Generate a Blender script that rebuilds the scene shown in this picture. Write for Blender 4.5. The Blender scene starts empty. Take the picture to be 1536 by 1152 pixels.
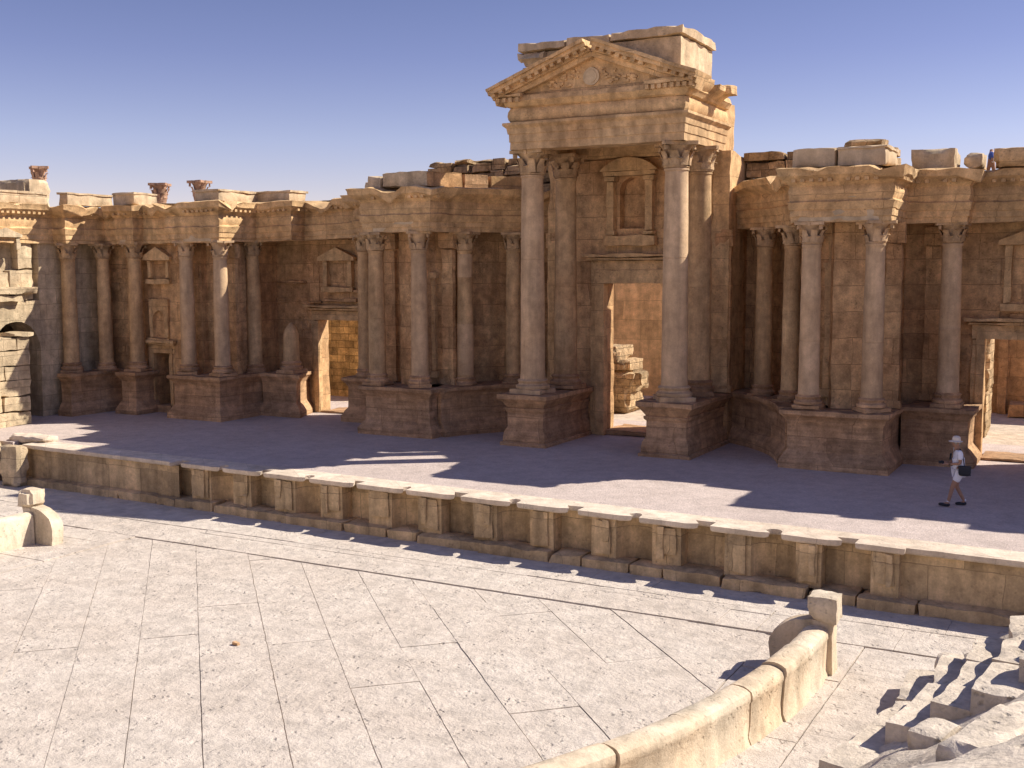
import bpy, bmesh, math, random
from mathutils import Vector, Matrix, noise
random.seed(7)
R=math.radians
SC=bpy.context.scene
COL=SC.collection
U0=-15.25            # axis of symmetry of the theatre (x of its centre line)

# ---------------------------------------------------------------- world, sun, camera
SUN=Vector((.93,.68,1.0)).normalized()
EL=math.asin(SUN.z); AZ=math.atan2(SUN.x,SUN.y)
w=bpy.data.worlds.new('World'); SC.world=w; w.use_nodes=True
nt=w.node_tree; bg=nt.nodes['Background']
sky=nt.nodes.new('ShaderNodeTexSky'); sky.sky_type='NISHITA'; sky.sun_disc=False
sky.sun_elevation=EL; sky.sun_rotation=AZ
sky.altitude=3000; sky.air_density=1.0; sky.dust_density=.5; sky.ozone_density=6
tint=nt.nodes.new('ShaderNodeMix'); tint.data_type='RGBA'; tint.blend_type='MULTIPLY'; tint.inputs[0].default_value=1
# dusty, slightly violet desert sky: clearer and deeper blue between the horizon haze and the zenith
tc=nt.nodes.new('ShaderNodeTexCoord'); sp=nt.nodes.new('ShaderNodeSeparateXYZ'); rp=nt.nodes.new('ShaderNodeValToRGB')
nt.links.new(tc.outputs['Generated'],sp.inputs[0]); nt.links.new(sp.outputs[2],rp.inputs[0]); nt.links.new(rp.outputs[0],tint.inputs[7])
el=rp.color_ramp.elements; el[0].position=.03; el[0].color=(.86,.475,.345,1); el[1].position=.24; el[1].color=(.56,.37,.365,1)
for p_,c_ in ((.11,(.78,.48,.405,1)),(.18,(.63,.40,.385,1)),(.5,(.97,.62,.585,1)),(.8,(1,.67,.63,1))):
    e=el.new(p_); e.color=c_
nt.links.new(sky.outputs[0],tint.inputs[6]); nt.links.new(tint.outputs[2],bg.inputs[0]); bg.inputs[1].default_value=.15
sl=bpy.data.lights.new('sun','SUN'); sl.energy=3.8; sl.angle=R(.53); sl.color=(1,.93,.82)
so=bpy.data.objects.new('sun',sl); COL.objects.link(so)
so.rotation_euler=SUN.to_track_quat('Z','Y').to_euler()
cam=bpy.data.cameras.new('camera'); co=bpy.data.objects.new('camera',cam); COL.objects.link(co)
cam.sensor_width=36; cam.lens=1700/1536*36; cam.clip_end=3000; cam.clip_start=.1
PITCH=math.atan(171/1700); YAW=R(28.7); ROLL=R(.2)
co.matrix_world=Matrix.Translation((0,0,5.9))@Matrix.Rotation(YAW,4,'Z')@Matrix.Rotation(math.pi/2-PITCH,4,'X')@Matrix.Rotation(-ROLL,4,'Z')
SC.camera=co
SC.view_settings.view_transform='Standard'; SC.view_settings.look='None'
SC.view_settings.exposure=1.03; SC.view_settings.gamma=1
SC.render.engine='CYCLES'
SC.cycles.max_bounces=6; SC.cycles.diffuse_bounces=4

# ---------------------------------------------------------------- materials
def stone(name, c1, c2, block=None, bump=.35, mott=.35, fine=26, pit=.25, stain=.35, mortar=.45, blockvar=.22, pitscale=9., seed=0., patch=None, band=None, mid_s=3.2):
    m=bpy.data.materials.new(name); m.use_nodes=True
    N=m.node_tree.nodes; L=m.node_tree.links
    b=N['Principled BSDF']; b.inputs['Roughness'].default_value=.95
    b.inputs['Specular IOR Level'].default_value=.15
    def nd(t,**k):
        n=N.new(t)
        for a,v in k.items(): setattr(n,a,v)
        return n
    def math_(op,a,bv=None,c=None):
        n=nd('ShaderNodeMath',operation=op)
        for i,v in enumerate((a,bv,c)):
            if v is None: continue
            if isinstance(v,(int,float)): n.inputs[i].default_value=v
            else: L.new(v,n.inputs[i])
        return n.outputs[0]
    geo=nd('ShaderNodeNewGeometry')
    off=nd('ShaderNodeVectorMath',operation='ADD'); off.inputs[1].default_value=(seed,seed*1.7,seed*.6)
    L.new(geo.outputs['Position'],off.inputs[0]); P=off.outputs[0]
    def noi(scale,detail=4,rough=.55,vec=None):
        n=nd('ShaderNodeTexNoise'); n.inputs['Scale'].default_value=scale; n.inputs['Detail'].default_value=detail; n.inputs['Roughness'].default_value=rough
        L.new(vec or P,n.inputs['Vector']); return n
    def rng(x,a,bb,c,d):
        n=nd('ShaderNodeMapRange'); n.inputs[1].default_value=a;n.inputs[2].default_value=bb;n.inputs[3].default_value=c;n.inputs[4].default_value=d
        L.new(x,n.inputs[0]); return n.outputs[0]
    def mixc(f,a,bv,mode='MIX'):
        n=nd('ShaderNodeMix',data_type='RGBA',blend_type=mode)
        if isinstance(f,(int,float)): n.inputs[0].default_value=f
        else: L.new(f,n.inputs[0])
        for s,v in ((n.inputs[6],a),(n.inputs[7],bv)):
            if isinstance(v,tuple): s.default_value=(*v,1)
            else: L.new(v,s)
        return n.outputs[2]
    big=noi(.45,5); mid=noi(mid_s,6,.62); fin=noi(fine,5,.7)
    col=mixc(rng(big.outputs[0],.36,.64,0,1),c1,c2)
    bright=rng(mid.outputs[0],.3,.7,1-mott,1+mott*.6)
    bright=math_('MULTIPLY',bright,rng(fin.outputs[0],.3,.7,1-mott*.5,1+mott*.4))
    height=math_('ADD',math_('MULTIPLY',mid.outputs[0],.55),math_('MULTIPLY',fin.outputs[0],.22))
    # weather stains run down the face
    st=nd('ShaderNodeVectorMath',operation='MULTIPLY'); st.inputs[1].default_value=(2.2,2.2,.35); L.new(P,st.inputs[0])
    sn=noi(1.,5,.6,st.outputs[0])
    bright=math_('MULTIPLY',bright,rng(sn.outputs[0],.35,.6,1-stain,1.05))
    vor=nd('ShaderNodeTexVoronoi'); vor.inputs['Scale'].default_value=pitscale; vor.inputs['Randomness'].default_value=1
    wv=nd('ShaderNodeVectorMath',operation='ADD'); L.new(P,wv.inputs[0])
    wn=nd('ShaderNodeVectorMath',operation='SCALE'); L.new(mid.outputs['Color'],wn.inputs[0]); wn.inputs['Scale'].default_value=.25; L.new(wn.outputs[0],wv.inputs[1])
    L.new(wv.outputs[0],vor.inputs['Vector'])
    pm=math_('MULTIPLY',rng(vor.outputs['Distance'],.05,.32,1,0),rng(noi(1.7,3).outputs[0],.45,.62,0,1))
    bright=math_('MULTIPLY',bright,math_('SUBTRACT',1,math_('MULTIPLY',pm,pit)))
    height=math_('SUBTRACT',height,math_('MULTIPLY',pm,.35))
    if block:
        sx=nd('ShaderNodeSeparateXYZ'); L.new(P,sx.inputs[0])
        h=math_('ADD',sx.outputs[0],sx.outputs[1])
        wob=noi(.9,2); wob2=noi(1.3,2)
        h=math_('ADD',h,math_('MULTIPLY',wob.outputs[0],.25)); z=math_('ADD',sx.outputs[2],math_('MULTIPLY',wob2.outputs[0],.10))
        cx=nd('ShaderNodeCombineXYZ'); L.new(h,cx.inputs[0]); L.new(z,cx.inputs[1])
        br=nd('ShaderNodeTexBrick'); L.new(cx.outputs[0],br.inputs['Vector'])
        br.inputs['Scale'].default_value=1; br.inputs['Brick Width'].default_value=block[0]; br.inputs['Row Height'].default_value=block[1]
        br.inputs['Mortar Size'].default_value=.012; br.inputs['Mortar Smooth'].default_value=.5; br.inputs['Bias'].default_value=0
        br.offset=.42; br.squash=1.35; br.squash_frequency=3
        br.inputs['Color1'].default_value=(0,0,0,1); br.inputs['Color2'].default_value=(1,1,1,1); br.inputs['Mortar'].default_value=(.5,.5,.5,1)
        bv=nd('ShaderNodeSeparateColor'); L.new(br.outputs['Color'],bv.inputs[0])
        bright=math_('MULTIPLY',bright,rng(bv.outputs[0],0,1,1-blockvar,1+blockvar))
        jw=math_('MULTIPLY',br.outputs['Fac'],rng(mid.outputs[0],.4,.6,.35,1))
        bright=math_('MULTIPLY',bright,math_('SUBTRACT',1,math_('MULTIPLY',jw,mortar)))
        height=math_('SUBTRACT',height,math_('MULTIPLY',jw,.6))
        if patch: col=mixc(rng(bv.outputs[0],.72,.8,0,1),col,patch)
    if band:      # sedimentary banding
        bs=nd('ShaderNodeVectorMath',operation='MULTIPLY'); bs.inputs[1].default_value=(.5,.5,6); L.new(P,bs.inputs[0])
        bn=noi(1.2,4,.6,bs.outputs[0])
        bright=math_('MULTIPLY',bright,rng(bn.outputs[0],.35,.65,1-band,1+band*.7))
        height=math_('ADD',height,math_('MULTIPLY',bn.outputs[0],.3))
    out=nd('ShaderNodeVectorMath',operation='SCALE'); L.new(col,out.inputs[0]); L.new(bright,out.inputs['Scale'])
    L.new(out.outputs[0],b.inputs['Base Color'])
    bp=nd('ShaderNodeBump'); bp.inputs['Strength'].default_value=bump; bp.inputs['Distance'].default_value=.12
    L.new(height,bp.inputs['Height']); L.new(bp.outputs[0],b.inputs['Normal'])
    return m
def plain(name,c,rough=.8,emit=None):
    m=bpy.data.materials.new(name); m.use_nodes=True; N=m.node_tree.nodes; L=m.node_tree.links
    b=N['Principled BSDF']; b.inputs['Roughness'].default_value=rough
    n=N.new('ShaderNodeTexNoise'); n.inputs['Scale'].default_value=30; n.inputs['Detail'].default_value=4
    r=N.new('ShaderNodeMapRange'); r.inputs[3].default_value=.8; r.inputs[4].default_value=1.15; L.new(n.outputs[0],r.inputs[0])
    s=N.new('ShaderNodeVectorMath'); s.operation='SCALE'; s.inputs[0].default_value=c; L.new(r.outputs[0],s.inputs['Scale'])
    L.new(s.outputs[0],b.inputs['Base Color']); return m

GOLD=(.50,.345,.20); BROWN=(.42,.27,.155); PALE=(.62,.50,.365); CREAM=(.66,.56,.42); WHITE=(.70,.61,.50)
M=dict(
 wall=stone('stone_wall',(.66,.425,.22),(.54,.31,.15),(1.55,.78),.55,.42,22,.35,.24,.5,.15),
 trim=stone('stone_trim',(.69,.465,.245),(.60,.375,.185),(1.9,.9),.45,.36,24,.35,.26,.4,.10,seed=3),
 podium=stone('stone_podium',(.53,.335,.19),(.46,.275,.15),(1.6,.8),.5,.36,20,.35,.16,.45,.16,seed=5,band=.22),
 column=stone('stone_column',(.63,.43,.235),(.54,.34,.175),None,.3,.3,26,.25,.35,seed=8),
 pale=stone('stone_pale_column',(.63,.44,.27),(.56,.375,.215),None,.2,.22,30,.15,.28,seed=11),
 capital=stone('stone_capital',(.60,.42,.24),(.53,.35,.2),None,.5,.4,30,.4,.3,seed=12),
 wing=stone('stone_side_wall',(.60,.475,.31),(.55,.415,.265),(1.15,.62),.6,.3,18,.3,.25,.5,.12,seed=14),
 attic=stone('stone_attic',(.60,.46,.30),(.54,.40,.25),None,.35,.3,22,.3,.3,seed=17),
 restored=stone('stone_restored',(.60,.46,.30),(.55,.41,.26),None,.2,.2,26,.12,.25,seed=18),
 rubble=stone('stone_rubble',(.52,.37,.21),(.44,.30,.17),(.55,.3),.9,.5,14,.45,.3,.6,.3,seed=20),
 front=stone('stone_stage_front',(.66,.48,.28),(.59,.41,.225),(1.45,1.5),.4,.3,20,.35,.35,seed=23),
 coping=stone('stone_coping',(.68,.57,.45),(.64,.52,.40),(1.8,9),.35,.2,22,.3,.15,.3,.08,seed=25),
 paving=stone('stone_paving',(.585,.51,.435),(.55,.47,.395),None,.8,.12,24,.22,.16,pitscale=6,seed=27,mid_s=5),
 seat=stone('stone_seat',(.60,.515,.42),(.56,.47,.37),None,.8,.26,14,.4,.15,seed=29,pitscale=6),
 parapet=stone('stone_parapet',(.66,.56,.425),(.68,.52,.35),None,.4,.2,22,.35,.3,seed=31),
 gravel=stone('gravel',(.56,.465,.415),(.51,.42,.37),None,.5,.2,60,.25,.1,seed=33,pitscale=14,mid_s=18),
 earth=stone('earth',(.60,.49,.38),(.56,.45,.34),None,.6,.3,30,.2,.1,seed=35),
 joint=stone('joint_dirt',(.47,.39,.31),(.40,.32,.25),None,.4,.3,30,.2,.1,seed=36),
 red=stone('stone_reddish',(.52,.325,.22),(.46,.28,.18),None,.5,.35,20,.4,.3,seed=38),
 dark=plain('recess_shade',(.10,.065,.045)),
)
# ---------------------------------------------------------------- mesh helpers
def nz(p,f,seed=0.): return noise.noise(Vector((p[0]*f+seed,p[1]*f-seed*.7,p[2]*f+seed*1.3)))
class MB:
    def __init__(s): s.bm=bmesh.new()
    def gbox(s,x0,x1,y0,y1,z0,z1,g=.35,chip=.05,rot=0.,c=None,taper=0.):
        """closed box with gridded faces and worn edges"""
        def ax(a,b):
            n=max(1,min(60,int(round((b-a)/g)))); return [a+(b-a)*i/n for i in range(n+1)]
        X,Y,Z=ax(x0,x1),ax(y0,y1),ax(z0,z1); nx,ny,nzz=len(X)-1,len(Y)-1,len(Z)-1
        D={}; cx,cy,cz=(x0+x1)/2,(y0+y1)/2,(z0+z1)/2
        px,py=(c if c else (cx,cy)); ca,sa=math.cos(rot),math.sin(rot); sd=random.random()*50
        def v(i,j,k):
            t=(i,j,k)
            if t in D: return D[t]
            p=Vector((X[i],Y[j],Z[k])); ex,ey,ez=i in(0,nx),j in(0,ny),k in(0,nzz)
            if ex+ey+ez>=2 and chip:
                a=chip*max(0,.25+1.5*nz(p,1.6,sd))+chip*.25*random.random()
                a=min(a,chip*1.4)
                if ex: p.x+= a*(1 if p.x<cx else -1)
                if ey: p.y+= a*(1 if p.y<cy else -1)
                if ez: p.z+= a*(1 if p.z<cz else -1)
            if taper:
                f=1-taper*(p.z-z0)/(z1-z0); p.x=cx+(p.x-cx)*f; p.y=cy+(p.y-cy)*f
            if rot: dx,dy=p.x-px,p.y-py; p.x=px+dx*ca-dy*sa; p.y=py+dx*sa+dy*ca
            D[t]=s.bm.verts.new(p); return D[t]
        f=s.bm.faces.new
        for i in range(nx):
            for k in range(nzz):
                f((v(i,0,k),v(i+1,0,k),v(i+1,0,k+1),v(i,0,k+1))); f((v(i,ny,k),v(i,ny,k+1),v(i+1,ny,k+1),v(i+1,ny,k)))
            for j in range(ny):
                f((v(i,j,0),v(i,j+1,0),v(i+1,j+1,0),v(i+1,j,0))); f((v(i,j,nzz),v(i+1,j,nzz),v(i+1,j+1,nzz),v(i,j+1,nzz)))
        for j in range(ny):
            for k in range(nzz):
                f((v(0,j,k),v(0,j,k+1),v(0,j+1,k+1),v(0,j+1,k))); f((v(nx,j,k),v(nx,j+1,k),v(nx,j+1,k+1),v(nx,j,k+1)))
        return s
    def sweep(s,path,prof,g=.5,zoff=None,ends=True):
        """profile (outward,z) along a plan path; outward = right-hand side of travel; mitred corners"""
        n=len(path); offs=[]
        def dirn(a,b):
            d=Vector((b[0]-a[0],b[1]-a[1])); return d.normalized()
        for i in range(n):
            d0=dirn(path[i-1],path[i]) if i>0 else None
            d1=dirn(path[i],path[i+1]) if i<n-1 else None
            if d0 is None: d0=d1
            if d1 is None: d1=d0
            n0=Vector((d0.y,-d0.x)); n1=Vector((d1.y,-d1.x)); m=n0+n1
            if m.length<1e-6: m=n0
            m=m.normalized(); m/=max(.35,m.dot(n0)); offs.append(m)
        st=[]
        for i in range(n):
            st.append((Vector(path[i]),offs[i]))
            if i<n-1:
                L=(Vector(path[i+1])-Vector(path[i])).length; k=int(L/g)
                for j in range(1,k):
                    t=j/k; st.append((Vector(path[i]).lerp(Vector(path[i+1]),t),None if False else offs[i].lerp(offs[i+1],t) if False else None))
        # fill the straight normals
        res=[]; pi=0
        for q,(p,o) in enumerate(st):
            if o is None:
                d=dirn(path[pi-1],path[pi]); o=Vector((d.y,-d.x))
            else: pi+=1
            res.append((p,o))
        rings=[]
        for p,o in res:
            z=zoff(p.x) if zoff else 0.
            rings.append([s.bm.verts.new((p.x+o.x*a,p.y+o.y*a,b+z)) for a,b in prof])
        m=len(prof)
        for a,b in zip(rings,rings[1:]):
            for j in range(m):
                k=(j+1)%m
                s.bm.faces.new((a[j],b[j],b[k],a[k]))
        if ends:
            try: s.bm.faces.new(list(reversed(rings[0]))); s.bm.faces.new(rings[-1])
            except ValueError: pass
        return s
    def lathe(s,prof,seg=24,c=(0,0),cap=True,wob=0.):
        rings=[]
        for r,z in prof:
            rings.append([s.bm.verts.new((c[0]+r*math.cos(2*math.pi*i/seg),c[1]+r*math.sin(2*math.pi*i/seg),z)) for i in range(seg)])
        for a,b in zip(rings,rings[1:]):
            for i in range(seg):
                j=(i+1)%seg; s.bm.faces.new((a[i],a[j],b[j],b[i]))
        if cap: s.bm.faces.new(list(reversed(rings[0]))); s.bm.faces.new(rings[-1])
        return s
    def prism(s,pts,y0,y1,axis='y',g=None):
        """polygon in (a,z) extruded along the other plan axis"""
        def P(a,z,y): return (a,y,z) if axis=='y' else (y,a,z)
        A=[s.bm.verts.new(P(a,z,y0)) for a,z in pts]; B=[s.bm.verts.new(P(a,z,y1)) for a,z in pts]; n=len(pts)
        s.bm.faces.new(A); s.bm.faces.new(list(reversed(B)))
        for i in range(n):
            j=(i+1)%n; s.bm.faces.new((A[j],A[i],B[i],B[j]))
        return s
    def prismz(s,pts,z0,z1):
        A=[s.bm.verts.new((a,b,z0)) for a,b in pts]; B=[s.bm.verts.new((a,b,z1)) for a,b in pts]; n=len(pts)
        s.bm.faces.new(list(reversed(A))); s.bm.faces.new(B)
        for i in range(n):
            j=(i+1)%n; s.bm.faces.new((A[i],A[j],B[j],B[i]))
        return s
    def arch(s,x0,x1,z0,z1,a0,a1,b0,sp,y0,y1,axis='y',seg=14,flat=False):
        """plate x0..x1,z0..z1 with an arched hole a0..a1 from b0, springing at sp"""
        cx=(a0+a1)/2; r=(a1-a0)/2
        hole=[(a0,b0)]+[(cx-r*math.cos(math.pi*i/seg),sp+(0 if flat else r*math.sin(math.pi*i/seg))) for i in range(seg+1)]+[(a1,b0)]
        out=[(x0,b0)]
        for (hx,hz) in hole[1:-1]:
            t=(hx-a0)/(a1-a0)
            out.append((x0+(x1-x0)*t,z1))
        out[1]=(x0,z1); out.append((x1,b0))
        def P(a,z,y): return (a,y,z) if axis=='y' else (y,a,z)
        for y,fl in ((y0,0),(y1,1)):
            H=[s.bm.verts.new(P(*q,y)) for q in hole]; O=[s.bm.verts.new(P(*q,y)) for q in out]
            for i in range(len(hole)-1):
                q=[O[i],O[i+1],H[i+1],H[i]]
                if fl: q.reverse()
                s.bm.faces.new(q)
            if fl: H1,O1=H,O
            else: H0,O0=H,O
        for i in range(len(hole)-1):
            s.bm.faces.new((H0[i],H0[i+1],H1[i+1],H1[i])); s.bm.faces.new((O0[i+1],O0[i],O1[i],O1[i+1]))
        if b0>z0+1e-4:
            if axis=='y': s.gbox(x0,x1,y0,y1,z0,b0-.002,.4,0)
            else: s.gbox(y0,y1,x0,x1,z0,b0-.002,.4,0)
        else:
            s.bm.faces.new((O0[0],H0[0],H1[0],O1[0])); s.bm.faces.new((H0[-1],O0[-1],O1[-1],H1[-1]))
        return s
    def rough(s,amp=.03,f=2.2,amp2=.01,zmin=None):
        sd=random.random()*30
        for v in s.bm.verts:
            p=v.co.copy()
            if zmin is not None and p.z<zmin+.02: continue
            d=noise.noise_vector(p*f+Vector((sd,sd,sd)))*amp+noise.noise_vector(p*f*4.1)*amp2
            v.co+=d
        return s
    def build(s,name,mat,parent=None,smooth=35,origin=None):
        bmesh.ops.recalc_face_normals(s.bm,faces=s.bm.faces)
        if parent is not None and origin is None: origin=parent['_o'] if '_o' in parent else (0,0,0)
        if origin is not None: bmesh.ops.translate(s.bm,verts=s.bm.verts,vec=-Vector(origin))
        me=bpy.data.meshes.new(name); s.bm.to_mesh(me); s.bm.free()
        me.materials.append(mat if not isinstance(mat,str) else M[mat])
        for p in me.polygons: p.use_smooth=True
        me.set_sharp_from_angle(angle=R(smooth))
        o=bpy.data.objects.new(name,me); COL.objects.link(o)
        if parent is not None: o.parent=parent; o['_o']=origin
        elif origin is not None: o.location=origin
        return o
def tag(o,label=None,cat=None,group=None,kind=None):
    if label: o['label']=label
    if cat: o['category']=cat
    if group: o['group']=group
    if kind: o['kind']=kind
    elif label: o['kind']='thing'
    return o
def thing(name,label,cat,loc=(0,0,0),group=None):
    o=bpy.data.objects.new(name,None); COL.objects.link(o); o.location=loc; o.empty_display_size=.3
    o['_o']=loc
    return tag(o,label,cat,group)
def subdiv_to(bm,L,it=3):
    for _ in range(it):
        e=[x for x in bm.edges if x.calc_length()>L]
        if not e: break
        bmesh.ops.subdivide_edges(bm,edges=e,cuts=1,use_grid_fill=True)
# ================================================================ GROUND
ZO=-1.35                                   # orchestra level; the stage floor is z = 0
b=MB(); b.gbox(-400,400,-400,600,-1.9,-1.5,50,0); tag(b.build('ground','earth'),kind='structure')
def edge_v(u): return 25.42+(u+24.23)*(24.65-25.42)/20.14       # front edge of the stage
b=MB(); b.prismz([(-120,38.5),(120,38.5),(120,420),(-120,420)],-1.45,-.006); tag(b.build('ground_behind_stage','earth'),kind='structure')
b=MB()
pts=[(-42,edge_v(-33)+.12),(-34,edge_v(-34)+.12),(-34,edge_v(-34)+.72),(12,edge_v(12)+.72),(12,41),(-42,41)]
b.prismz(pts,-1.4,0); 
o=b.build('stage_floor','gravel'); tag(o,kind='structure')
# orchestra paving: real slabs with open joints over a dark bed
b=MB(); b.gbox(-48,14,-30,27,ZO-.12,ZO-.05,8,0); tag(b.build('orchestra_bed','joint'),kind='structure')
def clip(poly,half):
    # half=(nx,ny,d): keep nx*x+ny*y<=d
    out=[]
    for i in range(len(poly)):
        p,q=poly[i],poly[(i+1)%len(poly)]
        fp=half[0]*p[0]+half[1]*p[1]-half[2]; fq=half[0]*q[0]+half[1]*q[1]-half[2]
        if fp<=0: out.append(p)
        if (fp<0<fq) or (fq<0<fp):
            t=fp/(fp-fq); out.append((p[0]+(q[0]-p[0])*t,p[1]+(q[1]-p[1])*t))
    return out
def slab(bm,poly,z,gap):
    n=len(poly)
    if n<3: return
    A=sum(poly[i][0]*poly[(i+1)%n][1]-poly[(i+1)%n][0]*poly[i][1] for i in range(n))/2
    if abs(A)<.05: return
    if A<0: poly=poly[::-1]
    # inset
    P=poly
    for i in range(n):
        p,q=poly[i],poly[(i+1)%n]; l=math.hypot(q[0]-p[0],q[1]-p[1])
        if l<1e-5: continue
        nx,ny=(q[1]-p[1])/l,-(q[0]-p[0])/l
        P=clip(P,(nx,ny,nx*p[0]+ny*p[1]-gap))
        if len(P)<3: return
    # ragged edges
    E=[]
    for i in range(len(P)):
        p,q=P[i],P[(i+1)%len(P)]; l=math.hypot(q[0]-p[0],q[1]-p[1]); k=max(1,int(l/.22))
        for j in range(k):
            t=j/k; x,y=p[0]+(q[0]-p[0])*t,p[1]+(q[1]-p[1])*t
            a=.010*noise.noise(Vector((x*2.3,y*2.3,1)))+.008*noise.noise(Vector((x*6,y*6,4)))
            bb=.010*noise.noise(Vector((x*2.3,y*2.3,9)))+.008*noise.noise(Vector((x*6,y*6,7)))
            E.append((x+a,y+bb))
    tx,ty=random.uniform(-.0022,.0022),random.uniform(-.0022,.0022); cx,cy=P[0]
    T=[bm.verts.new((x,y,z+tx*(x-cx)+ty*(y-cy))) for x,y in E]; B=[bm.verts.new((x,y,ZO-.06)) for x,y in E]
    bm.faces.new(T); m=len(T)
    for i in range(m):
        j=(i+1)%m; bm.faces.new((T[j],T[i],B[i],B[j]))
def pave(bm,rect,ang,wid,ln,z,seed,gap=.011,offs=0.):
    random.seed(seed)
    x0,x1,y0,y1=rect; H=[(-1,0,-x0),(1,0,x1),(0,-1,-y0),(0,1,y1)]
    d=(math.cos(ang),math.sin(ang)); n=(d[1],-d[0])
    cs=[(x,y) for x in(x0,x1) for y in (y0,y1)]
    o0=min(c[0]*n[0]+c[1]*n[1] for c in cs); o1=max(c[0]*n[0]+c[1]*n[1] for c in cs)
    l0=min(c[0]*d[0]+c[1]*d[1] for c in cs); l1=max(c[0]*d[0]+c[1]*d[1] for c in cs)
    o=math.floor((o0-offs)/wid)*wid+offs
    while o<o1:
        wd=wid*random.uniform(.93,1.07) if wid>.9 else wid
        l=l0-random.uniform(0,ln)
        while l<l1:
            q=ln*random.uniform(.6,1.5)
            P=[(n[0]*a+d[0]*c,n[1]*a+d[1]*c) for a,c in ((o,l),(o+wd,l),(o+wd,l+q),(o,l+q))]
            for h in H:
                P=clip(P,h)
                if len(P)<3: break
            slab(bm,P,z+random.uniform(-.007,.007),gap*random.choice((.2,.3,.4,.5,.6,.8)))
            l+=q
        o+=wd
b=MB()
pave(b.bm,(-23.8,-6.05,2,21.88),R(134.6),1.2,5.2,ZO-.03,3,.012,offs=.28)        # diagonal field
o1=b.bm
pave(b.bm,(-34,-6.4,21.9,23.35),R(0),1.45,2.1,ZO-.004,5,.010,offs=21.9)
pave(b.bm,(-36,14,23.36,25.6),R(0),2.3,2.3,ZO+.004,6,.010,offs=23.36)
pave(b.bm,(-6.38,14,21.9,23.35),R(0),1.45,2.1,ZO+.0,8,.010,offs=21.9)
pave(b.bm,(-6.03,-4.26,2,21.88),R(90),1.95,2.6,ZO-.01,9,.007,offs=-6.03)
pave(b.bm,(-4.24,14,2,21.88),R(90),2.2,2.0,ZO-.015,10,.010,offs=-4.245)
pave(b.bm,(-44,-23.82,2,21.88),R(90),2.1,2.6,ZO-.01,11,.008,offs=-23.8)
b.bm.faces.ensure_lookup_table()
tag(b.build('orchestra_floor','paving',smooth=20),kind='structure')
random.seed(11)

# ================================================================ STAGE FRONT (pulpitum)
t=thing('stage_front_wall','long low tan stage front wall with alternating square and rounded niches','low wall',(-15,24.6,ZO))
JR=[-25.97,-24.23,-22.59,-20.86,-19.12,-17.39,-15.75,-14.01,-12.35,-10.61,-8.93,-7.22,-5.61,-4.09]
JL=[-25.45,-23.70,-22.04,-20.31,-18.58,-16.90,-15.13,-13.43,-11.68,-10.04,-8.24,-6.58,-4.94]
def path_front(out=0.):
    """front line of the wall with its niches, travelling right (outward = towards the orchestra)"""
    P=[(-34.2,edge_v(-34.2)+.06),(JR[0]-.02,edge_v(JR[0])+.06)]
    for i in range(13):
        a,c=JR[i]-.2,JL[i]+.25; v=edge_v(a)
        P.append((a+.03,v+.03))
        if i%2==0:
            P+=[(a+.03,v+.50),(c-.03,v+.50),(c-.03,v+.0)]
        else:
            r=(c-a-.06)/2; m=(a+c)/2
            P+=[(m-r*math.cos(math.pi*k/10),v+.02+.5*math.sin(math.pi*k/10)) for k in range(1,10)]+[(c-.03,v)]
        if i==12: P.append((JR[i+1]-.03,edge_v(JR[i+1])))
    P+=[(JR[13]-.02,edge_v(JR[13])+.22),(11.5,edge_v(11.5)+.22)]
    return P
PF=path_front()
b=MB(); prof=[(-.02,ZO+.28),(0,ZO+.34),(.0,-.13),(-.9,-.13),(-.9,ZO+.28)]
# wall skin (thin strip behind each face, the earth of the stage is behind it)
b.sweep(PF,[(0,ZO+.2),(0,-.125),(-.06,-.125),(-.06,ZO+.2)],.3); b.rough(.012,3,.008)
b.build('wall','front',t)
# fallen facing: broken half columns left on the piers
random.seed(4)
for i in range(13):
    b=MB()
    a,c=JL[i]+.25,JR[i+1]-(.2 if i<12 else .05); m=(a+c)/2; v=edge_v(m)
    wd=(c-a)*.5-.03
    b.gbox(m-wd+random.uniform(0,.05),m+wd-random.uniform(0,.08),v-.055,v+.02,ZO+random.choice((.32,.36,.5)),-.13,.2,.05,taper=-.04)
    if i%3!=1:
        s=random.choice((-1,1)); b.gbox(m+s*wd*.4-.1,m+s*wd*.4+.1,v-.12,v-.05,ZO+.55*random.uniform(.6,1.3),-.14,.15,.05)
    b.rough(.012,4,.01); b.build('pier_facing','front',t)
# coping follows the niches
def coping_path():
    P=[(-33.2,edge_v(-33.2)),(JR[0]-.02,edge_v(JR[0]))]
    for i in range(13):
        a,c=JR[i],JL[i]; v=edge_v(a)
        P.append((a,v-.02))
        if i%2==0: P+=[(a,v+.40),(c,v+.40),(c,v-.02)]
        else:
            r=(c-a)/2; m=(a+c)/2
            P+=[(m-r*math.cos(math.pi*k/8),v+.02+.42*math.sin(math.pi*k/8)) for k in range(1,8)]+[(c,v-.02)]
        P.append((JR[i+1],edge_v(JR[i+1])-.02))
    P+=[(JR[13]+.0,edge_v(JR[13])+.10),(11.5,edge_v(11.5)+.10)]
    return P
CP=coping_path()
b=MB(); b.sweep(CP,[(.06,-.125),(.09,-.09),(.10,.012),(-.0,.018),(-.0,-.125)],.25)
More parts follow.
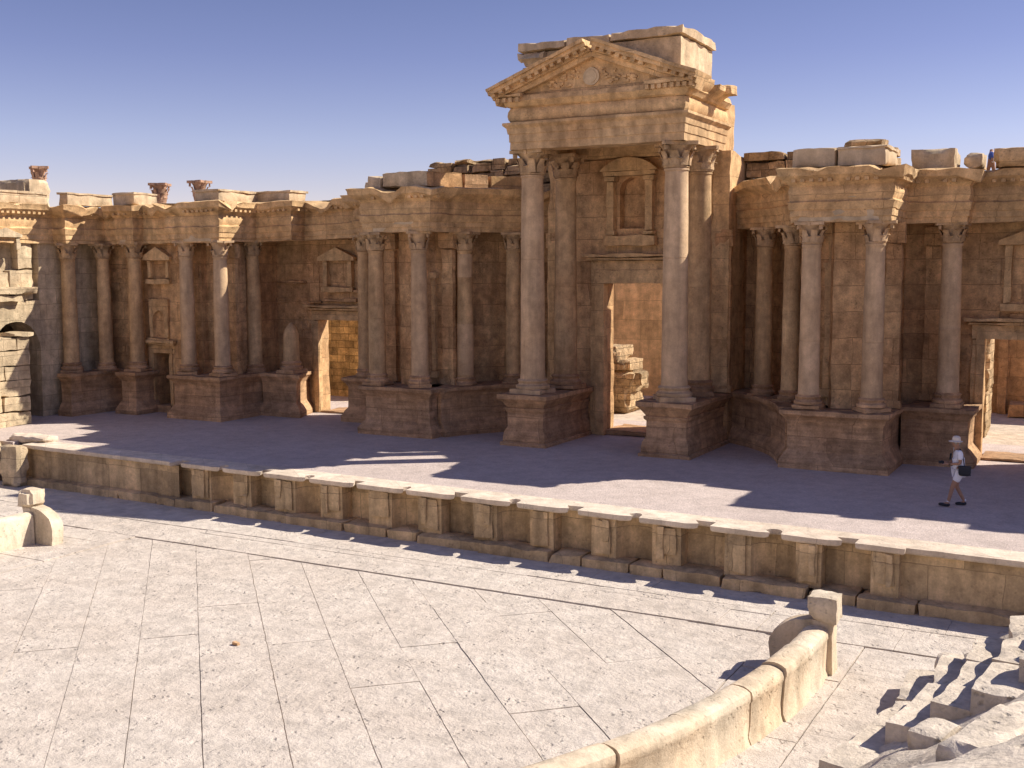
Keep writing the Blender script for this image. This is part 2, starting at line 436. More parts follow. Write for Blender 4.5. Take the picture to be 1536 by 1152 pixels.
# fill of the coping slabs back to a straight line
back=[(p[0],edge_v(p[0])+.85) for p in CP]
vf=[b.bm.verts.new((p[0],p[1]+.002,.0165)) for p in CP]; vb=[b.bm.verts.new((p[0],p[1],.0135)) for p in back]
vb2=[b.bm.verts.new((p[0],p[1],-.05)) for p in back]
for i in range(len(CP)-1):
    if abs(CP[i][0]-CP[i+1][0])<1e-6: continue
    b.bm.faces.new((vf[i],vf[i+1],vb[i+1],vb[i])); b.bm.faces.new((vb[i],vb[i+1],vb2[i+1],vb2[i]))
b.rough(.006,3,.006); b.build('coping','coping',t,smooth=25)
# base course of separate blocks
b=MB(); x=-34.2; random.seed(9)
while x<11.5:
    l=random.uniform(.8,2.1); v=edge_v(x+l/2)
    off=.0 if x<JR[13] else .1
    b.gbox(x+.012,x+l-.012,v-.30+off+random.uniform(-.03,.03),v+.5,ZO-.04,ZO+.26+random.uniform(-.02,.02),.3,.06); x+=l
b.rough(.012,3,.008); b.build('base_course','front',t)

# ================================================================ SCENE WALL: common data
def sink(u):           # the left end of the building has settled a little
    return -.22*min(1,max(0,(-25-u)/7))
PC=(U0,31.9)           # centre of the curved bay
def arcpts(r,x0,x1,n=12):
    a0=math.acos(max(-1,min(1,x0/r))); a1=math.acos(max(-1,min(1,x1/r)))
    return [(PC[0]+r*math.cos(a0+(a1-a0)*i/n),PC[1]+r*math.sin(a0+(a1-a0)*i/n)) for i in range(n+1)]
def mir(P): return [(2*U0-p[0],p[1]) for p in reversed(P)]
POD_PROF=[(.22,0),(.22,.2),(.16,.3),(.1,.42),(.02,.52),(0,.56),(0,1.36),(.05,1.42),(.06,1.48),(.16,1.58),(.2,1.62),(.2,1.74),(-.2,1.745),(-.2,0)]
HS='dark podium course along the foot of the scene wall'
wallT=thing('scene_wall','tall brown ruined stage wall with doorways and projecting podiums behind the gravel stage','wall',(U0,37,0))

# ---- podiums: (path, core polygon)
def podium(path,core,nm='podium',mat='podium'):
    b=MB(); b.sweep(path,POD_PROF,.3)
    b.rough(.034,1.7,.018,zmin=0)
    m=MB(); m.prismz(core,0,1.735); 
    tmp=bpy.data.meshes.new('t'); m.bm.to_mesh(tmp); m.bm.free(); b.bm.from_mesh(tmp); bpy.data.meshes.remove(tmp)
    return b.build(nm,mat,wallT,smooth=40)
def block_podium(x0,x1,v,vb,left=True,right=True):
    P=[]
    if left: P.append((x0,vb))
    P+=[(x0,v),(x1,v)]
    if right: P.append((x1,vb))
    podium(P,[(x0+.1,v+.1),(x1-.1,v+.1),(x1-.1,vb),(x0+.1,vb)])
def both(x0,x1,v,vb,left=True,right=True):
    block_podium(U0-x1,U0-x0,v,vb,right,left) ; block_podium(U0+x0,U0+x1,v,vb,left,right)
both(6.35,9.1,33.4,36.4)                         # inner aediculae
podium([(-31.25,35.75),(-29.5,35.75),(-29.62,36.0),(-30.25,37.6)],[(-31.25,35.85),(-29.65,35.85),(-30.35,37.6),(-31.25,37.6)])  # beside the left doorway (stub)
block_podium(-26.9,-24.45,35.75,37.6,True,False)
block_podium(-6.05,-4.15,35.75,37.6,False,True)
block_podium(-1.2,-.2,35.75,37.6,True,False)
block_podium(-33.85,-31.4,33.4,36.0); block_podium(-.05,2.7,33.4,36.0)
block_podium(-36.85,-36.05,33.45,34.6); block_podium(5.5,6.4,33.45,34.6)
block_podium(-38.6,-38.02,31.85,34.5,False,True)
b=None
for sgn in (1,-1):
    A=arcpts(6.45,6.15,3.0,14); B=arcpts(7.95,7.5,3.6,14)
    if sgn>0:
        p=list(reversed(A)); p=[(x,y) for x,y in p]; core=[(x,y) for x,y in reversed(arcpts(6.55,6.2,3.0,14))]+arcpts(8.0,7.6,3.6,14)
    else:
        p=[(2*U0-x,y) for x,y in A]; core=[(2*U0-x,y) for x,y in arcpts(6.55,6.2,3.0,14)]+[(2*U0-x,y) for x,y in reversed(arcpts(8.0,7.6,3.6,14))]
    podium(p,core)
# ---- walls
def wall(x0,x1,y0,y1,z0,z1,nm='wall',mat='wall',parent=None,g=.4,rot=0): 
    b=MB(); b.gbox(x0,x1,y0,y1,z0,z1,g,.05,rot); b.rough(.022,1.8,.012); return b.build(nm,mat,parent or wallT)
def joinb(b,fn):
    fn(b)
b=MB()
# bays with doors
for (x0,x1,d0,d1,h) in ((-32.35,-24.1,-29.62,-27.35,3.87),(-6.4,1.0,-3.95,-1.5,3.75)):
    b.gbox(x0,d0,37.5,38.1,0,8.7,.4,.04); b.gbox(d1,x1,37.5,38.1,0,8.7,.4,.04); b.gbox(d0-.3,d1+.3,37.53,38.07,h,8.7,.4,.03)
# walls behind the aediculae
for s in (-1,1):
    c=U0+s*7.73; b.gbox(c-1.15,c+1.15,35.05,38.8,0,8.72,.4,.04)
    c=U0+s*17.35; c-=(.7 if s>0 else 0); b.gbox(c-1.0,c+.75 if s<0 else c+1.0,34.75,38.4,0,8.5 if s<0 else 8.7,.4,.04)
# outer recess walls with the low side doors
b.gbox(-38.9,-36.0,34.55,36.6,0,8.4,.4,.04); b.gbox(-35.1,-33.2,34.45,36.6,0,8.4,.4,.04); b.gbox(-36.3,-34.9,34.5,36.55,2.5,8.4,.4,.03)
b.gbox(3.3,9.5,34.5,36.6,0,8.7,.4,.04)
# curved bay
for s in (-1,1):
    A=arcpts(7.75,7.4,2.3,11)
    for (p,q) in zip(A,A[1:]):
        if s<0: p,q=(2*U0-p[0],p[1]),(2*U0-q[0],q[1])
        m=((p[0]+q[0])/2,(p[1]+q[1])/2); a=math.atan2(q[1]-p[1],q[0]-p[0])
        if s>0: a+=math.pi
        L=math.hypot(q[0]-p[0],q[1]-p[1])/2+.02
        nx,ny=(m[0]-PC[0]),(m[1]-PC[1]); l=math.hypot(nx,ny); m2=(m[0]+nx/l*.5,m[1]+ny/l*.5)
        b.gbox(m2[0]-L,m2[0]+L,m2[1]-.5,m2[1]+.5,0,8.6,.35,.03,rot=a,c=m2)
def patches(x0,x1,z0,z1,v,n,ax='y'):
    for _ in range(n):                        # blocks standing proud of, or patched into, the worn face
        l=random.uniform(.5,1.3); h=random.choice((.3,.42,.5)); x=random.uniform(x0,max(x0+.01,x1-l)); z=1.75+.55*int(random.uniform(z0-1.75,z1-1.75-h)/.55)
        b.gbox(x,min(x+l,x1),v-random.uniform(.02,.09),v+.1,z+.02,z+h,.2,.06)
random.seed(101)
patches(-32.0,-29.9,1.9,6.9,37.5,9); patches(-27.2,-24.6,4.4,6.9,37.5,6); patches(-29.6,-27.4,6.9,7.3,37.5,2)
patches(-6.2,-4.4,1.9,6.9,37.5,9); patches(-4.2,-1.2,4.3,6.9,37.5,6)
patches(-35.0,-33.3,2,6.8,34.45,6); patches(-33.3,-32.0,2,6.8,34.75,6); patches(-38.6,-36.9,2,6.8,34.55,8)
for s in (-1,1): patches(U0+s*7.73-1.0,U0+s*7.73+1.0,2,6.8,35.05,8)
b.rough(.026,1.8,.014); b.build('wall','wall',wallT)
# tall middle block with the great doorway and the framed niche
b=MB()
for s in (-1,1):
    x=sorted((U0+s*1.18,U0+s*3.35)); b.gbox(x[0],x[1],37.0,37.75,0,9.75,.4,.04)
b.gbox(U0-1.3,U0+1.3,37.04,37.7,5.42,6.9,.4,.0)
b.gbox(U0-1.3,U0+1.3,37.45,37.7,6.9,9.75,.4,.0)
NX=-15.47
b.arch(U0-1.3,U0+1.3,6.9,9.74,NX-.47,NX+.47,7.33,8.62,37.04,37.46)
b.rough(.016,1.6,.008); b.build('wall','wall',wallT)
for s in (-1,1):      # cheeks closing the middle block against the curved wall, added to stop sunlight leaking through
    b=MB(); x=sorted((U0+s*2.5,U0+s*3.32)); b.gbox(x[0],x[1],37.7,39.7,0,9.7,.4,.04); b.rough(.02); b.build('wall','wall',wallT)
# ---- door frames
def frame(x0,x1,h,v,nm='door_frame',w=.38,lint=.55,mat='trim',z0=0,deep=.16,cap=True):
    b=MB()
    for (w2,d) in ((w,deep*.6),(w*.62,deep)):
        b.gbox(x0-w2,x0+.02,v-d,v+.1,z0,h+.0,.4,.03); b.gbox(x1-.02,x1+w2,v-d,v+.1,z0,h,.4,.03); b.gbox(x0-w2,x1+w2,v-d-.003,v+.1,h-.01,h+(lint if w2==w else lint*.6),.4,.03)
    if cap:
        b.gbox(x0-w-.1,x1+w+.1,v-deep-.12,v+.1,h+lint,h+lint+.1,.4,.04); b.gbox(x0-w-.2,x1+w+.2,v-deep-.24,v+.1,h+lint+.1,h+lint+.24,.4,.05)
    b.rough(.012,2.4,.008)
    return b.build(nm,mat,wallT)
frame(U0-1.18,U0+1.18,5.42,37.0,w=.55,lint=.8,deep=.24)
frame(-29.62,-27.35,3.87,37.5,lint=.4); frame(-3.95,-1.5,3.75,37.5,lint=.42)
frame(-36.0,-35.1,2.5,34.5,lint=.32,w=.3,z0=.3,deep=.1)
for q in ((U0-1.18,U0+1.18,37.0,38.7,0,.2),(-29.6,-27.4,37.4,38.9,0,.1),(-3.95,-1.5,37.3,38.9,0,.1),(-36,-35.1,34.4,36.5,0,.3)):
    b=MB(); b.gbox(*q,.3,.04); b.rough(.012); b.build('threshold','podium',wallT)
b=MB(); b.gbox(-36.05,-35.05,35.4,35.5,.3,2.5,.4,0); b.build('doorway_shade','dark',wallT)  # dark sheet in the opening; the shade inside is put into its colour
# ---- framed niche above the great doorway
b=MB()
for s in (-1,1):
    b.gbox(NX+s*.72-.14,NX+s*.72+.14,36.72,37.03,7.25,8.95,.3,.03); b.gbox(NX+s*.72-.2,NX+s*.72+.2,36.66,37.02,8.95,9.12,.3,.03); b.gbox(NX+s*.72-.19,NX+s*.72+.19,36.68,37.02,7.1,7.25,.3,.03)
b.gbox(NX-.98,NX+.98,36.66,37.02,9.12,9.3,.3,.04)
b.gbox(NX-.98,NX+.98,36.72,37.02,6.72,7.1,.3,.04)
n=10; pts=[(NX-1.05,9.3)]+[(NX-1.05+2.1*i/n,9.34+.42*math.sin(math.pi*i/n)**.8) for i in range(n+1)]+[(NX+1.05,9.3)]
b.prism(pts,36.6,37.02)
b.rough(.014,2.5,.01); b.build('niche_frame','trim',wallT)
# ---- lesser niches and panels on the back walls
def niche(cx,v,z0,z1,wd,style,nm='niche_frame',mat='trim'):
    b=MB()
    for s in (-1,1): b.gbox(cx+s*wd-.11,cx+s*wd+.11,v-.2,v+.03,z0,z1,.3,.04)
    b.gbox(cx-wd-.2,cx+wd+.2,v-.26,v+.03,z0-.25,z0,.3,.05)
    if style=='ped':
        b.prism([(cx-wd-.3,z1),(cx+wd+.3,z1),(cx+wd+.3,z1+.14),(cx,z1+.55),(cx-wd-.3,z1+.14)],v-.3,v+.03)
    elif style=='arch':
        b.arch(cx-wd-.12,cx+wd+.12,z1-.5,z1+.45,cx-wd+.1,cx+wd-.1,z1-.5,z1-.35,v-.16,v+.03)
    elif style=='flat':
        b.gbox(cx-wd-.2,cx+wd+.2,v-.26,v+.03,z1,z1+.22,.3,.05)
    b.rough(.02,2.5,.012); return b.build(nm,mat,wallT)
niche(-28.55,37.5,5.25,6.3,.62,'ped'); niche(-2.6,37.5,4.85,6.6,.75,'ped')
niche(-35.55,34.5,3.15,4.3,.42,'arch'); niche(-35.5,34.5,5.6,6.35,.5,'ped')
niche(U0+7.73,35.05,2.25,5.9,.62,'flat'); niche(U0-7.73,35.05,2.25,5.6,.6,'flat'); 
niche(U0+7.73,35.05,6.05,6.9,.55,'none')
# protruding broken string course on the left door bay
random.seed(21)
for (x0,x1,z,y0,h) in ((-32.1,-30.2,5.35,37.3,.15),(-30.1,-29.4,4.5,37.3,.18),(-27.9,-26.6,5.0,37.3,.13),(-29.3,-27.6,4.62,37.3,.16),(-6.0,-4.9,4.25,37.36,.28),(-6.0,-4.9,6.2,37.36,.28),(-3.3,-2.0,4.3,37.36,.28)):
    b=MB(); b.gbox(x0,x1,y0,37.52,z,z+h,.25,.08); b.rough(.03,3,.015); b.build('string_course','wall',wallT)
# pilasters behind the columns
for (x,v,h) in ((U0-9.0,35.0,7.25),(U0-6.5,35.0,7.25),(U0+9.0,35.0,7.25),(U0+6.5,35.0,7.25),(U0+3.2,36.95,7.25),(U0-3.2,36.95,7.25),(-33.6,34.7,7.0),(-31.75,34.7,7.0),(-25.2,37.45,7.2),(-5.5,37.45,7.2)):
    b=MB(); b.gbox(x-.24,x+.24,v-.14,v+.1,1.75,h-.6,.4,.03); b.gbox(x-.32,x+.32,v-.2,v+.1,h-.6,h,.3,.05); b.gbox(x-.32,x+.32,v-.2,v+.1,1.75,2.0,.3,.03)
    b.rough(.015,2.2,.01); b.build('pilaster','wall',wallT)
# ---- entablature of the main order
ENT=[(-.75,7.255),(0,7.255),(.0,7.4),(.03,7.41),(.03,7.6),(.06,7.61),(.1,7.78),(.12,7.83),(.05,7.87),(.04,7.9),(.09,8.05),(.09,8.15),(.04,8.3),(.08,8.34),(.12,8.4),(.24,8.47),(.34,8.55),(.38,8.58),(.4,8.7),(.44,8.78),(.3,8.815),(-.75,8.82)]
def entab(path,nm='entablature',mat='trim',dent=True,broke=.04):
    b=MB(); b.sweep(path,ENT,.28,zoff=sink)
    sd=random.random()*40
    for v in b.bm.verts:                      # worn, chipped cornice
        p=v.co
        z=p.z-sink(p.x)
        if z>8.4:
            k=nz(p,.9,sd)+.5*nz(p,2.6,sd)
            if k>.1: v.co.z-=min(.34,(k-.1)*.6)*(1 if z>8.5 else .4)
        v.co+=noise.noise_vector(p*2.4)*.03+noise.noise_vector(p*8)*.02
    if dent:
        for a,c in zip(path,path[1:]):
            d=Vector((c[0]-a[0],c[1]-a[1])); L=d.length
            if L<.5: continue
            d/=L; n=Vector((d.y,-d.x)); k=int(L/.24)
            for i in range(k):
                if random.random()<.12: continue
                p=Vector(a)+d*(L*(i+.5)/k)+n*.2; s=sink(p.x)
                if nz((p.x,p.y,8.6),.9,sd)>.2: continue
                b.gbox(p.x-.06,p.x+.06,p.y-.1,p.y+.1,8.4+s,8.5+s,1,0,rot=math.atan2(d.y,d.x),c=(p.x,p.y))
    return b.build(nm,mat,wallT,smooth=30)
random.seed(31)
LE=[(-38.85,23.0),(-38.85,31.95),(-38.1,31.95),(-38.1,33.95),(-36.95,33.95),(-36.95,33.55),(-36.0,33.55),(-36.0,34.1),(-33.95,34.1),(-33.95,33.5),(-31.3,33.5),(-31.3,35.65),(-29.5,35.65),(-29.5,36.45),(-26.3,36.45),(-26.3,35.65),(-24.4,35.65),(-24.4,33.45),(-21.55,33.45)]+[(2*U0-x,y) for x,y in arcpts(6.62,6.25,2.9,12)][1:]
entab(LE)
RE=list(reversed(arcpts(6.62,6.25,2.9,12)))[:-1]+[(-8.95,33.45),(-6.1,33.45),(-6.1,35.65),(-4.35,35.65),(-4.35,36.45),(-1.6,36.45),(-1.6,35.65),(-.15,35.65),(-.15,33.5),(2.8,33.5),(2.8,34.1),(5.5,34.1),(5.5,33.55),(9.5,33.55)]
entab(RE)
for (x0,x1,y0,z0,z1) in ((-23.95,-22.05,33.425,7.27,7.81),(-23.4,-22.3,33.4,7.93,8.2),(-8.75,-6.35,33.425,7.27,7.81),(-8.5,-6.3,33.4,7.93,8.2),(-33.7,-31.5,33.475,7.05,7.58),(-36.8,-36.1,33.525,7.05,7.55)):
    b=MB(); b.gbox(x0,x1,y0,y0+.18,z0,z1,.3,.05); b.rough(.012); b.build('restored_block','restored',wallT)
# broken wall core behind the cornice
b=MB()
b.gbox(-38.9,-31.2,34.3,36.6,8.38,8.52,.5,.05); b.gbox(-32.2,-22,36.9,38.7,8.5,8.74,.5,.06); b.gbox(-8.8,9.5,36.9,38.7,8.66,8.8,.5,.05)
b.gbox(-40.2,-39.3,23,36.5,8.2,8.56,.5,.05)
for s in (-1,1):
    x=sorted((U0+s*3.4,U0+s*8.9)); b.gbox(x[0],x[1],37.2,39.6,8.4,8.7,.5,.08)
b.rough(.04,1.5,.02); b.build('wall_top','rubble',wallT)
# ================================================================ PORTICO
pt=thing('portico','tall pedimented portico raised on two pedestals in the middle of the stage wall','portico',(U0,35,0))
PED=[(.2,0),(.2,.1),(.13,.12),(.13,.3),(.1,.45),(.0,.62),(0,1.12),(.06,1.2),(.08,1.28),(.02,1.3),(.1,1.42),(.2,1.55),(.27,1.6),(.27,1.74),(-.3,1.745),(-.3,0)]
for s in (-1,1):
    x0,x1=sorted((U0+s*1.85,U0+s*3.18)); y0,y1=33.35,37.1
    b=MB(); b.sweep([(x0,y1),(x0,y0),(x1,y0),(x1,y1)],PED,.3)
    b.rough(.022,2.2,.014,zmin=0); b.gbox(x0+.2,x1-.2,y0+.2,y1,0,1.738,.5,0)
    b.build('pedestal','podium',pt)
xa,xb=U0-3.02,U0+3.02; ya=33.3; yb=37.3
def ring(prof,nm,mat,x0=xa,x1=xb,y0=ya,y1=yb,g=.25,amp=.014):
    b=MB(); b.sweep([(x0,y1),(x0,y0),(x1,y0),(x1,y1)],prof,g); b.rough(amp,2.3,amp*.7); return b
b=ring([(-.8,9.83),(0,9.83),(0,10.07),(.03,10.08),(.03,10.33),(.06,10.34),(.09,10.52),(.2,10.62),(.2,10.7),(-.8,10.7)],'architrave','trim')
b.build('architrave','column',pt)
b=ring([(-.8,10.7),(-.02,10.7),(.03,10.78),(.06,10.9),(.05,11.05),(-.01,11.17),(-.8,11.17)],'frieze','trim',amp=.02)
b.build('frieze','trim',pt)
# bed mould and broken horizontal cornice: long plain middle piece, dentilled ends
b=ring([(-.8,11.17),(.0,11.17),(.1,11.22),(.16,11.34),(.2,11.38),(.14,11.55),(-.8,11.57)],'bed','trim')
random.seed(41)
b.rough(.02,1.5,.01); b.build('cornice_bed','trim',pt)
def corn(x0,x1,y0,y1,z=11.36,side=0):
    b=MB()
    b.gbox(x0,x1,y0-.34,y1,z+.13,z+.27,.2,.06); b.gbox(x0+.04,x1-.04,y0-.24,y1,z,z+.13,.2,.03)
    k=int((x1-x0)/.2)
    for i in range(k):
        x=x0+(x1-x0)*(i+.5)/k; b.gbox(x-.055,x+.055,y0-.34,y0-.2,z-.02,z+.12,1,0)
    b.rough(.02,2.5,.014); return b
b=corn(xa-.4,xa+.55,ya,ya+.6); 
m=corn(xb-1.2,xb+.42,ya,ya+.6,11.4)
b.build('cornice','trim',pt); m.build('cornice','trim',pt); b=MB()
# broken side cornice on the lit right flank
for (y0,y1,z,o) in ((34.1,35.0,11.3,.35),(35.1,36.4,11.2,.5)):
    b=MB(); b.prism([(xb-.2,z),(xb+.05,z),(xb+.25,z+.2),(xb+o,z+.34),(xb+o+.02,z+.5),(xb-.2,z+.55)],y0,y1); subdiv_to(b.bm,.35); b.rough(.04,2.2,.02); b.build('cornice','trim',pt)
b=MB(); b.gbox(xb+.3,xb+.72,35.7,36.25,11.45,11.78,.2,.09); b.rough(.03); b.build('cornice','trim',pt); b=MB()
b.gbox(xa-.4,xa+.05,33.6,36.9,11.36,11.63,.3,.06)
b.rough(.035,2.2,.02); b.build('cornice','trim',pt)
# tympanum with round boss
b=MB(); b.prism([(U0-3.0,11.5),(U0+3.0,11.5),(U0,12.72)],33.36,34.0); 
b.rough(.01); ty=b.build('tympanum','trim',pt)
b=MB()
cz=11.98; cx=U0-.1
for rr,yy0,yy1 in ((.28,33.3,33.4),(.2,33.27,33.35)):
    b.prism([(cx+rr*math.cos(2*math.pi*i/22),cz+rr*math.sin(2*math.pi*i/22)) for i in range(22)],yy0,yy1)
b.rough(.02,4,.01); b.build('roundel','restored',ty)
b=MB(); random.seed(43)                     # carved scrolls either side
for s in (-1,1):
    for i in range(26):
        x=cx+s*random.uniform(.4,1.5); z=11.75+random.random()*max(.1,.75-abs(x-cx)*.42)
        r=random.uniform(.04,.09); b.gbox(x-r,x+r,33.3,33.38,z-r*.6,z+r*.6,1,.02,)
b.rough(.03,5,.02); b.build('relief_carving','trim',ty)
# raking cornices
def rake(xs,zs,xe,ze):
    b=MB(); dx,dz=xe-xs,ze-zs; L=math.hypot(dx,dz); d=Vector((dx/L,dz/L)); n=Vector((-d.y,d.x))
    if n.y<0: n=-n
    for (h0,h1,f,bk) in ((-.2,-.04,.16,.5),(-.04,.1,.28,.5),(.1,.22,.5,.7),(.22,.32,.58,.9)):
        k=max(2,int(L/.3)); rows=[]
        for i in range(k+1):
            p=Vector((xs,zs))+d*(L*i/k); q=[]
            for (hh,yy) in ((h0,ya-f),(h1,ya-f),(h1,ya+bk),(h0,ya+bk)):
                w_=.03*nz((p.x,yy,hh*3),2.3,5) 
                q.append(b.bm.verts.new((p.x+n.x*hh,yy+w_,p.y+n.y*hh+w_*.6)))
            rows.append(q)
        for a,c in zip(rows,rows[1:]):
            for j in range(4): b.bm.faces.new((a[j],a[(j+1)%4],c[(j+1)%4],c[j]))
        b.bm.faces.new(rows[0]); b.bm.faces.new(rows[-1][::-1])
    k=int(L/.27)
    for i in range(k):
        if random.random()<.08: continue
        p=Vector((xs,zs))+d*(L*(i+.5)/k); a=math.atan2(d.y,d.x)
        vs0=len(b.bm.verts)
        b.bm.verts.ensure_lookup_table()
        pts=[]
        for (u_,h_) in ((-.07,.0),(.07,.0),(.07,.11),(-.07,.11)): pts.append((p.x+d.x*u_+n.x*h_,p.y+d.y*u_+n.y*h_))
        b.prism(pts,ya-.47,ya-.2)
    b.rough(.014,3,.014); b.build('raking_cornice','trim',pt)
rake(xa-.5,11.47,U0-.04,12.76); rake(U0+.04,12.76,xb+.45,11.5)
# attic block behind the pediment
b=MB()
b.gbox(U0-2.75,U0+.1,33.95,36.9,11.5,13.05,.3,.05); b.gbox(U0+.11,U0+2.66,33.93,36.9,11.5,13.08,.3,.03)
b.rough(.014); b.build('attic','attic',pt)
b=MB(); 
for (x0,x1,z) in ((-3.0,-1.25,13.06),(-1.22,.3,13.06),(.32,2.78,13.1)): b.gbox(U0+x0,U0+x1,33.8,37.0,z,z+.3,.3,.06,)
b.gbox(U0-3.0,U0-2.0,33.75,34.9,12.6,13.02,.2,.14); b.gbox(U0-2.95,U0-2.2,33.85,35.5,11.8,12.6,.2,.12)
b.rough(.03,1.8,.016); b.build('attic_cornice','attic',pt)
b=MB(); b.gbox(xa+.3,xb-.3,33.9,37.2,10.4,11.5,.6,0); b.gbox(xa+.06,xb-.06,36.7,38.5,9.75,11.52,.5,.05); b.rough(.01); b.build('roof_core','trim',pt)
# wall behind attic at the sides (antae)
for s in (-1,1):
    b=MB(); x0,x1=sorted((U0+s*2.75,U0+s*3.38)); b.gbox(x0,x1,36.75,38.5,1.74,9.8,.35,.06); b.rough(.03,1.8,.015); b.build('anta','trim',pt)

# ================================================================ COLUMNS
def capital(mb,r,z0,z1,seed):
    rnd=random.Random(seed); h=z1-z0
    mb.lathe([(r*.98,z0),(r*1.1,z0+.02),(r*1.1,z0+.05),(r*.9,z0+.07),(r*.9,z0+h*.45),(r*1.12,z0+h*.72),(r*1.38,z0+h*.86)],20)
    # abacus with hollow sides
    ab=[]
    for i in range(4):
        a=math.pi/4+i*math.pi/2
        for t in (-.07,.07): ab.append((r*2.12*math.cos(a+t),r*2.12*math.sin(a+t)))
        for t in (.3,.5,.7):
            aa=a+t*math.pi/2; q=r*(1.36+.16*abs(t-.5)*5*.5); ab.append((q*math.cos(aa),q*math.sin(aa)))
    mb.prismz(ab,z0+h*.86,z1)
    for row,(zb,zt,n,out) in enumerate(((.05,.42,8,.42),(.1,.7,8,.58))):
        for i in range(n):
            if rnd.random()<.1: continue
            a=2*math.pi*(i+.5*row)/n; W=r*.42
            prev=None
            for k in range(6):
                t=k/5; zz=z0+h*(zb+(zt-zb)*min(1,t*1.12)) - (h*.07*max(0,t-.8)/.2)
                rr=r*(1.02+.1*row+out*t**2.6)
                w_=W*(1-.55*t**2)*(1+.12*rnd.uniform(-1,1)); th=r*.1
                ca,sa=math.cos(a),math.sin(a)
                q=[]
                for (ww,dd) in ((-w_,0),(0,th),(w_,0),(0,-th*.6)):
                    q.append(mb.bm.verts.new(((rr+dd)*ca-ww*sa,(rr+dd)*sa+ww*ca,zz)))
                if prev:
                    for j in range(4): mb.bm.faces.new((prev[j],prev[(j+1)%4],q[(j+1)%4],q[j]))
                else: mb.bm.faces.new(q)
                prev=q
            mb.bm.faces.new(prev[::-1])
    for i in range(4):       # corner scrolls and middle flowers
        a=math.pi/4+i*math.pi/2
        x,y=r*1.62*math.cos(a),r*1.62*math.sin(a); mb.gbox(x-r*.18,x+r*.18,y-r*.18,y+r*.18,z0+h*.66,z0+h*.86,.1,.03,rot=a,c=(x,y))
        a+=math.pi/4; x,y=r*1.33*math.cos(a),r*1.33*math.sin(a); mb.gbox(x-r*.14,x+r*.14,y-r*.14,y+r*.14,z0+h*.82,z0+h*.99,.1,.03,rot=a,c=(x,y))
def mk_column(nm,label,group,loc,r,H,bh,ch,plinth,shaft='column',cap='capital',base='podium',seed=1,joints=(),broken=None,cat='column',dh=0.):
    """column with z=0 at its foot"""
    t=thing(nm,label,cat,loc,group)
    b=MB(); P=r*1.42
    if plinth: b.gbox(-P,P,-P,P,-.03,plinth,.15,.04)
    b.lathe([(r*1.36,plinth-.01),(r*1.4,plinth+bh*.12),(r*1.38,plinth+bh*.3),(r*1.2,plinth+bh*.4),(r*1.14,plinth+bh*.55),(r*1.22,plinth+bh*.66),(r*1.26,plinth+bh*.78),(r*1.18,plinth+bh*.88),(r*1.06,plinth+bh*.92),(r*1.03,plinth+bh)],26)
    b.rough(.012,4,.01); o=b.build('base',base,t,origin=(0,0,0))
    z0=plinth+bh; z1=(H-ch) if not broken else z0+broken
    b=MB(); k=26; prof=[]
    for i in range(k+1):
        f=i/k; z=z0+(z1-z0)*f
        rr=r*(1-.13*f**1.7) if not broken else r*(1-.05*f)
        if broken and f>.6: rr*=max(.05,1-((f-.6)/.4)**2.2*.85)
        prof.append([rr,z])
    if not broken:
        prof[0][0]*=1.04; prof+= [[r*.93,z1-.06],[r*.93,z1]]
        prof=prof[:-3]+[[r*.88,z1-.09],[r*.95,z1-.07],[r*.95,z1-.01],[r*.88,z1]]
    jj=[]
    for q in prof:
        jj.append(tuple(q))
    full=[]
    for a,c in zip(jj,jj[1:]):
        full.append(a)
        for j in joints:
            zj=z0+(z1-z0)*j
            if a[1]<zj<c[1]: full+=[(a[0],zj-.012),(a[0]*.965,zj-.006),(a[0]*.965,zj+.006),(a[0],zj+.012)]
    full.append(jj[-1])
    b.lathe(full,28); b.rough(.008,1.7,.004); b.build('shaft',shaft,t,origin=(0,0,0),smooth=50)
    if not broken:
        b=MB(); capital(b,r*.9,z1,H,seed); b.rough(.014,5,.012); b.build('capital',cap,t,origin=(0,0,0),smooth=40)
    return t
def dup(t,loc,label,group=None,zs=1.,rz=0.,mats=None):
    c=t.copy(); COL.objects.link(c); c.location=loc; c.scale=(1,1,zs); c.rotation_euler=(0,0,rz); c['label']=label
    if group: c['group']=group
    for ch in t.children:
        d=ch.copy(); 
        if mats and ch.name.split('.')[0] in mats:
            d.data=ch.data.copy(); d.data.materials[0]=M[mats[ch.name.split('.')[0]]]
        COL.objects.link(d); d.parent=c
    return c
G1='columns standing along the scene wall podium'
Z=1.745; H=7.255-Z+.01
cA=mk_column('column','pale grey column, left of the pair on the broad podium right of the portico',G1,(-8.4,33.8,Z),.305,H,.28,.64,.16,'pale','pale',seed=1,joints=(.36,))
dup(cA,(-6.57,33.8,Z),'pale column sunlit down its right edge, right of the pair beside the curved bay',rz=.7)
cB=mk_column('column','slender tan column standing alone in the dark curved bay just right of the portico',G1,(-10.72,37.0,Z),.295,H,.3,.64,.05,'column',seed=2,joints=(.55,))
dup(cB,(-9.43,35.6,Z),'tan column half hidden by the left column of the pale pair on the right',rz=1.1)
cC=mk_column('column','column of mixed pale and brown drums in the curved bay left of the portico',G1,(-21.22,35.25,Z),.3,H,.3,.66,.0,'column',seed=3,joints=(.2,.42,.75))
for f0,f1 in ((.01,.42),(.79,.97)):
    b=MB(); za,zb=.3+(H-.96)*f0,.3+(H-.96)*f1; b.lathe([(.3*(1-.13*f**1.7)+.008,.3+(H-.96)*f) for f in [f0+(f1-f0)*k/10 for k in range(11)]],28)
    b.rough(.004,3,.003); b.build('drum','pale',cC,origin=(0,0,0),smooth=50)
dup(cB,(-20.05,36.75,Z),'tan column in the curved bay mostly hidden behind the front left portico column',rz=2.0)
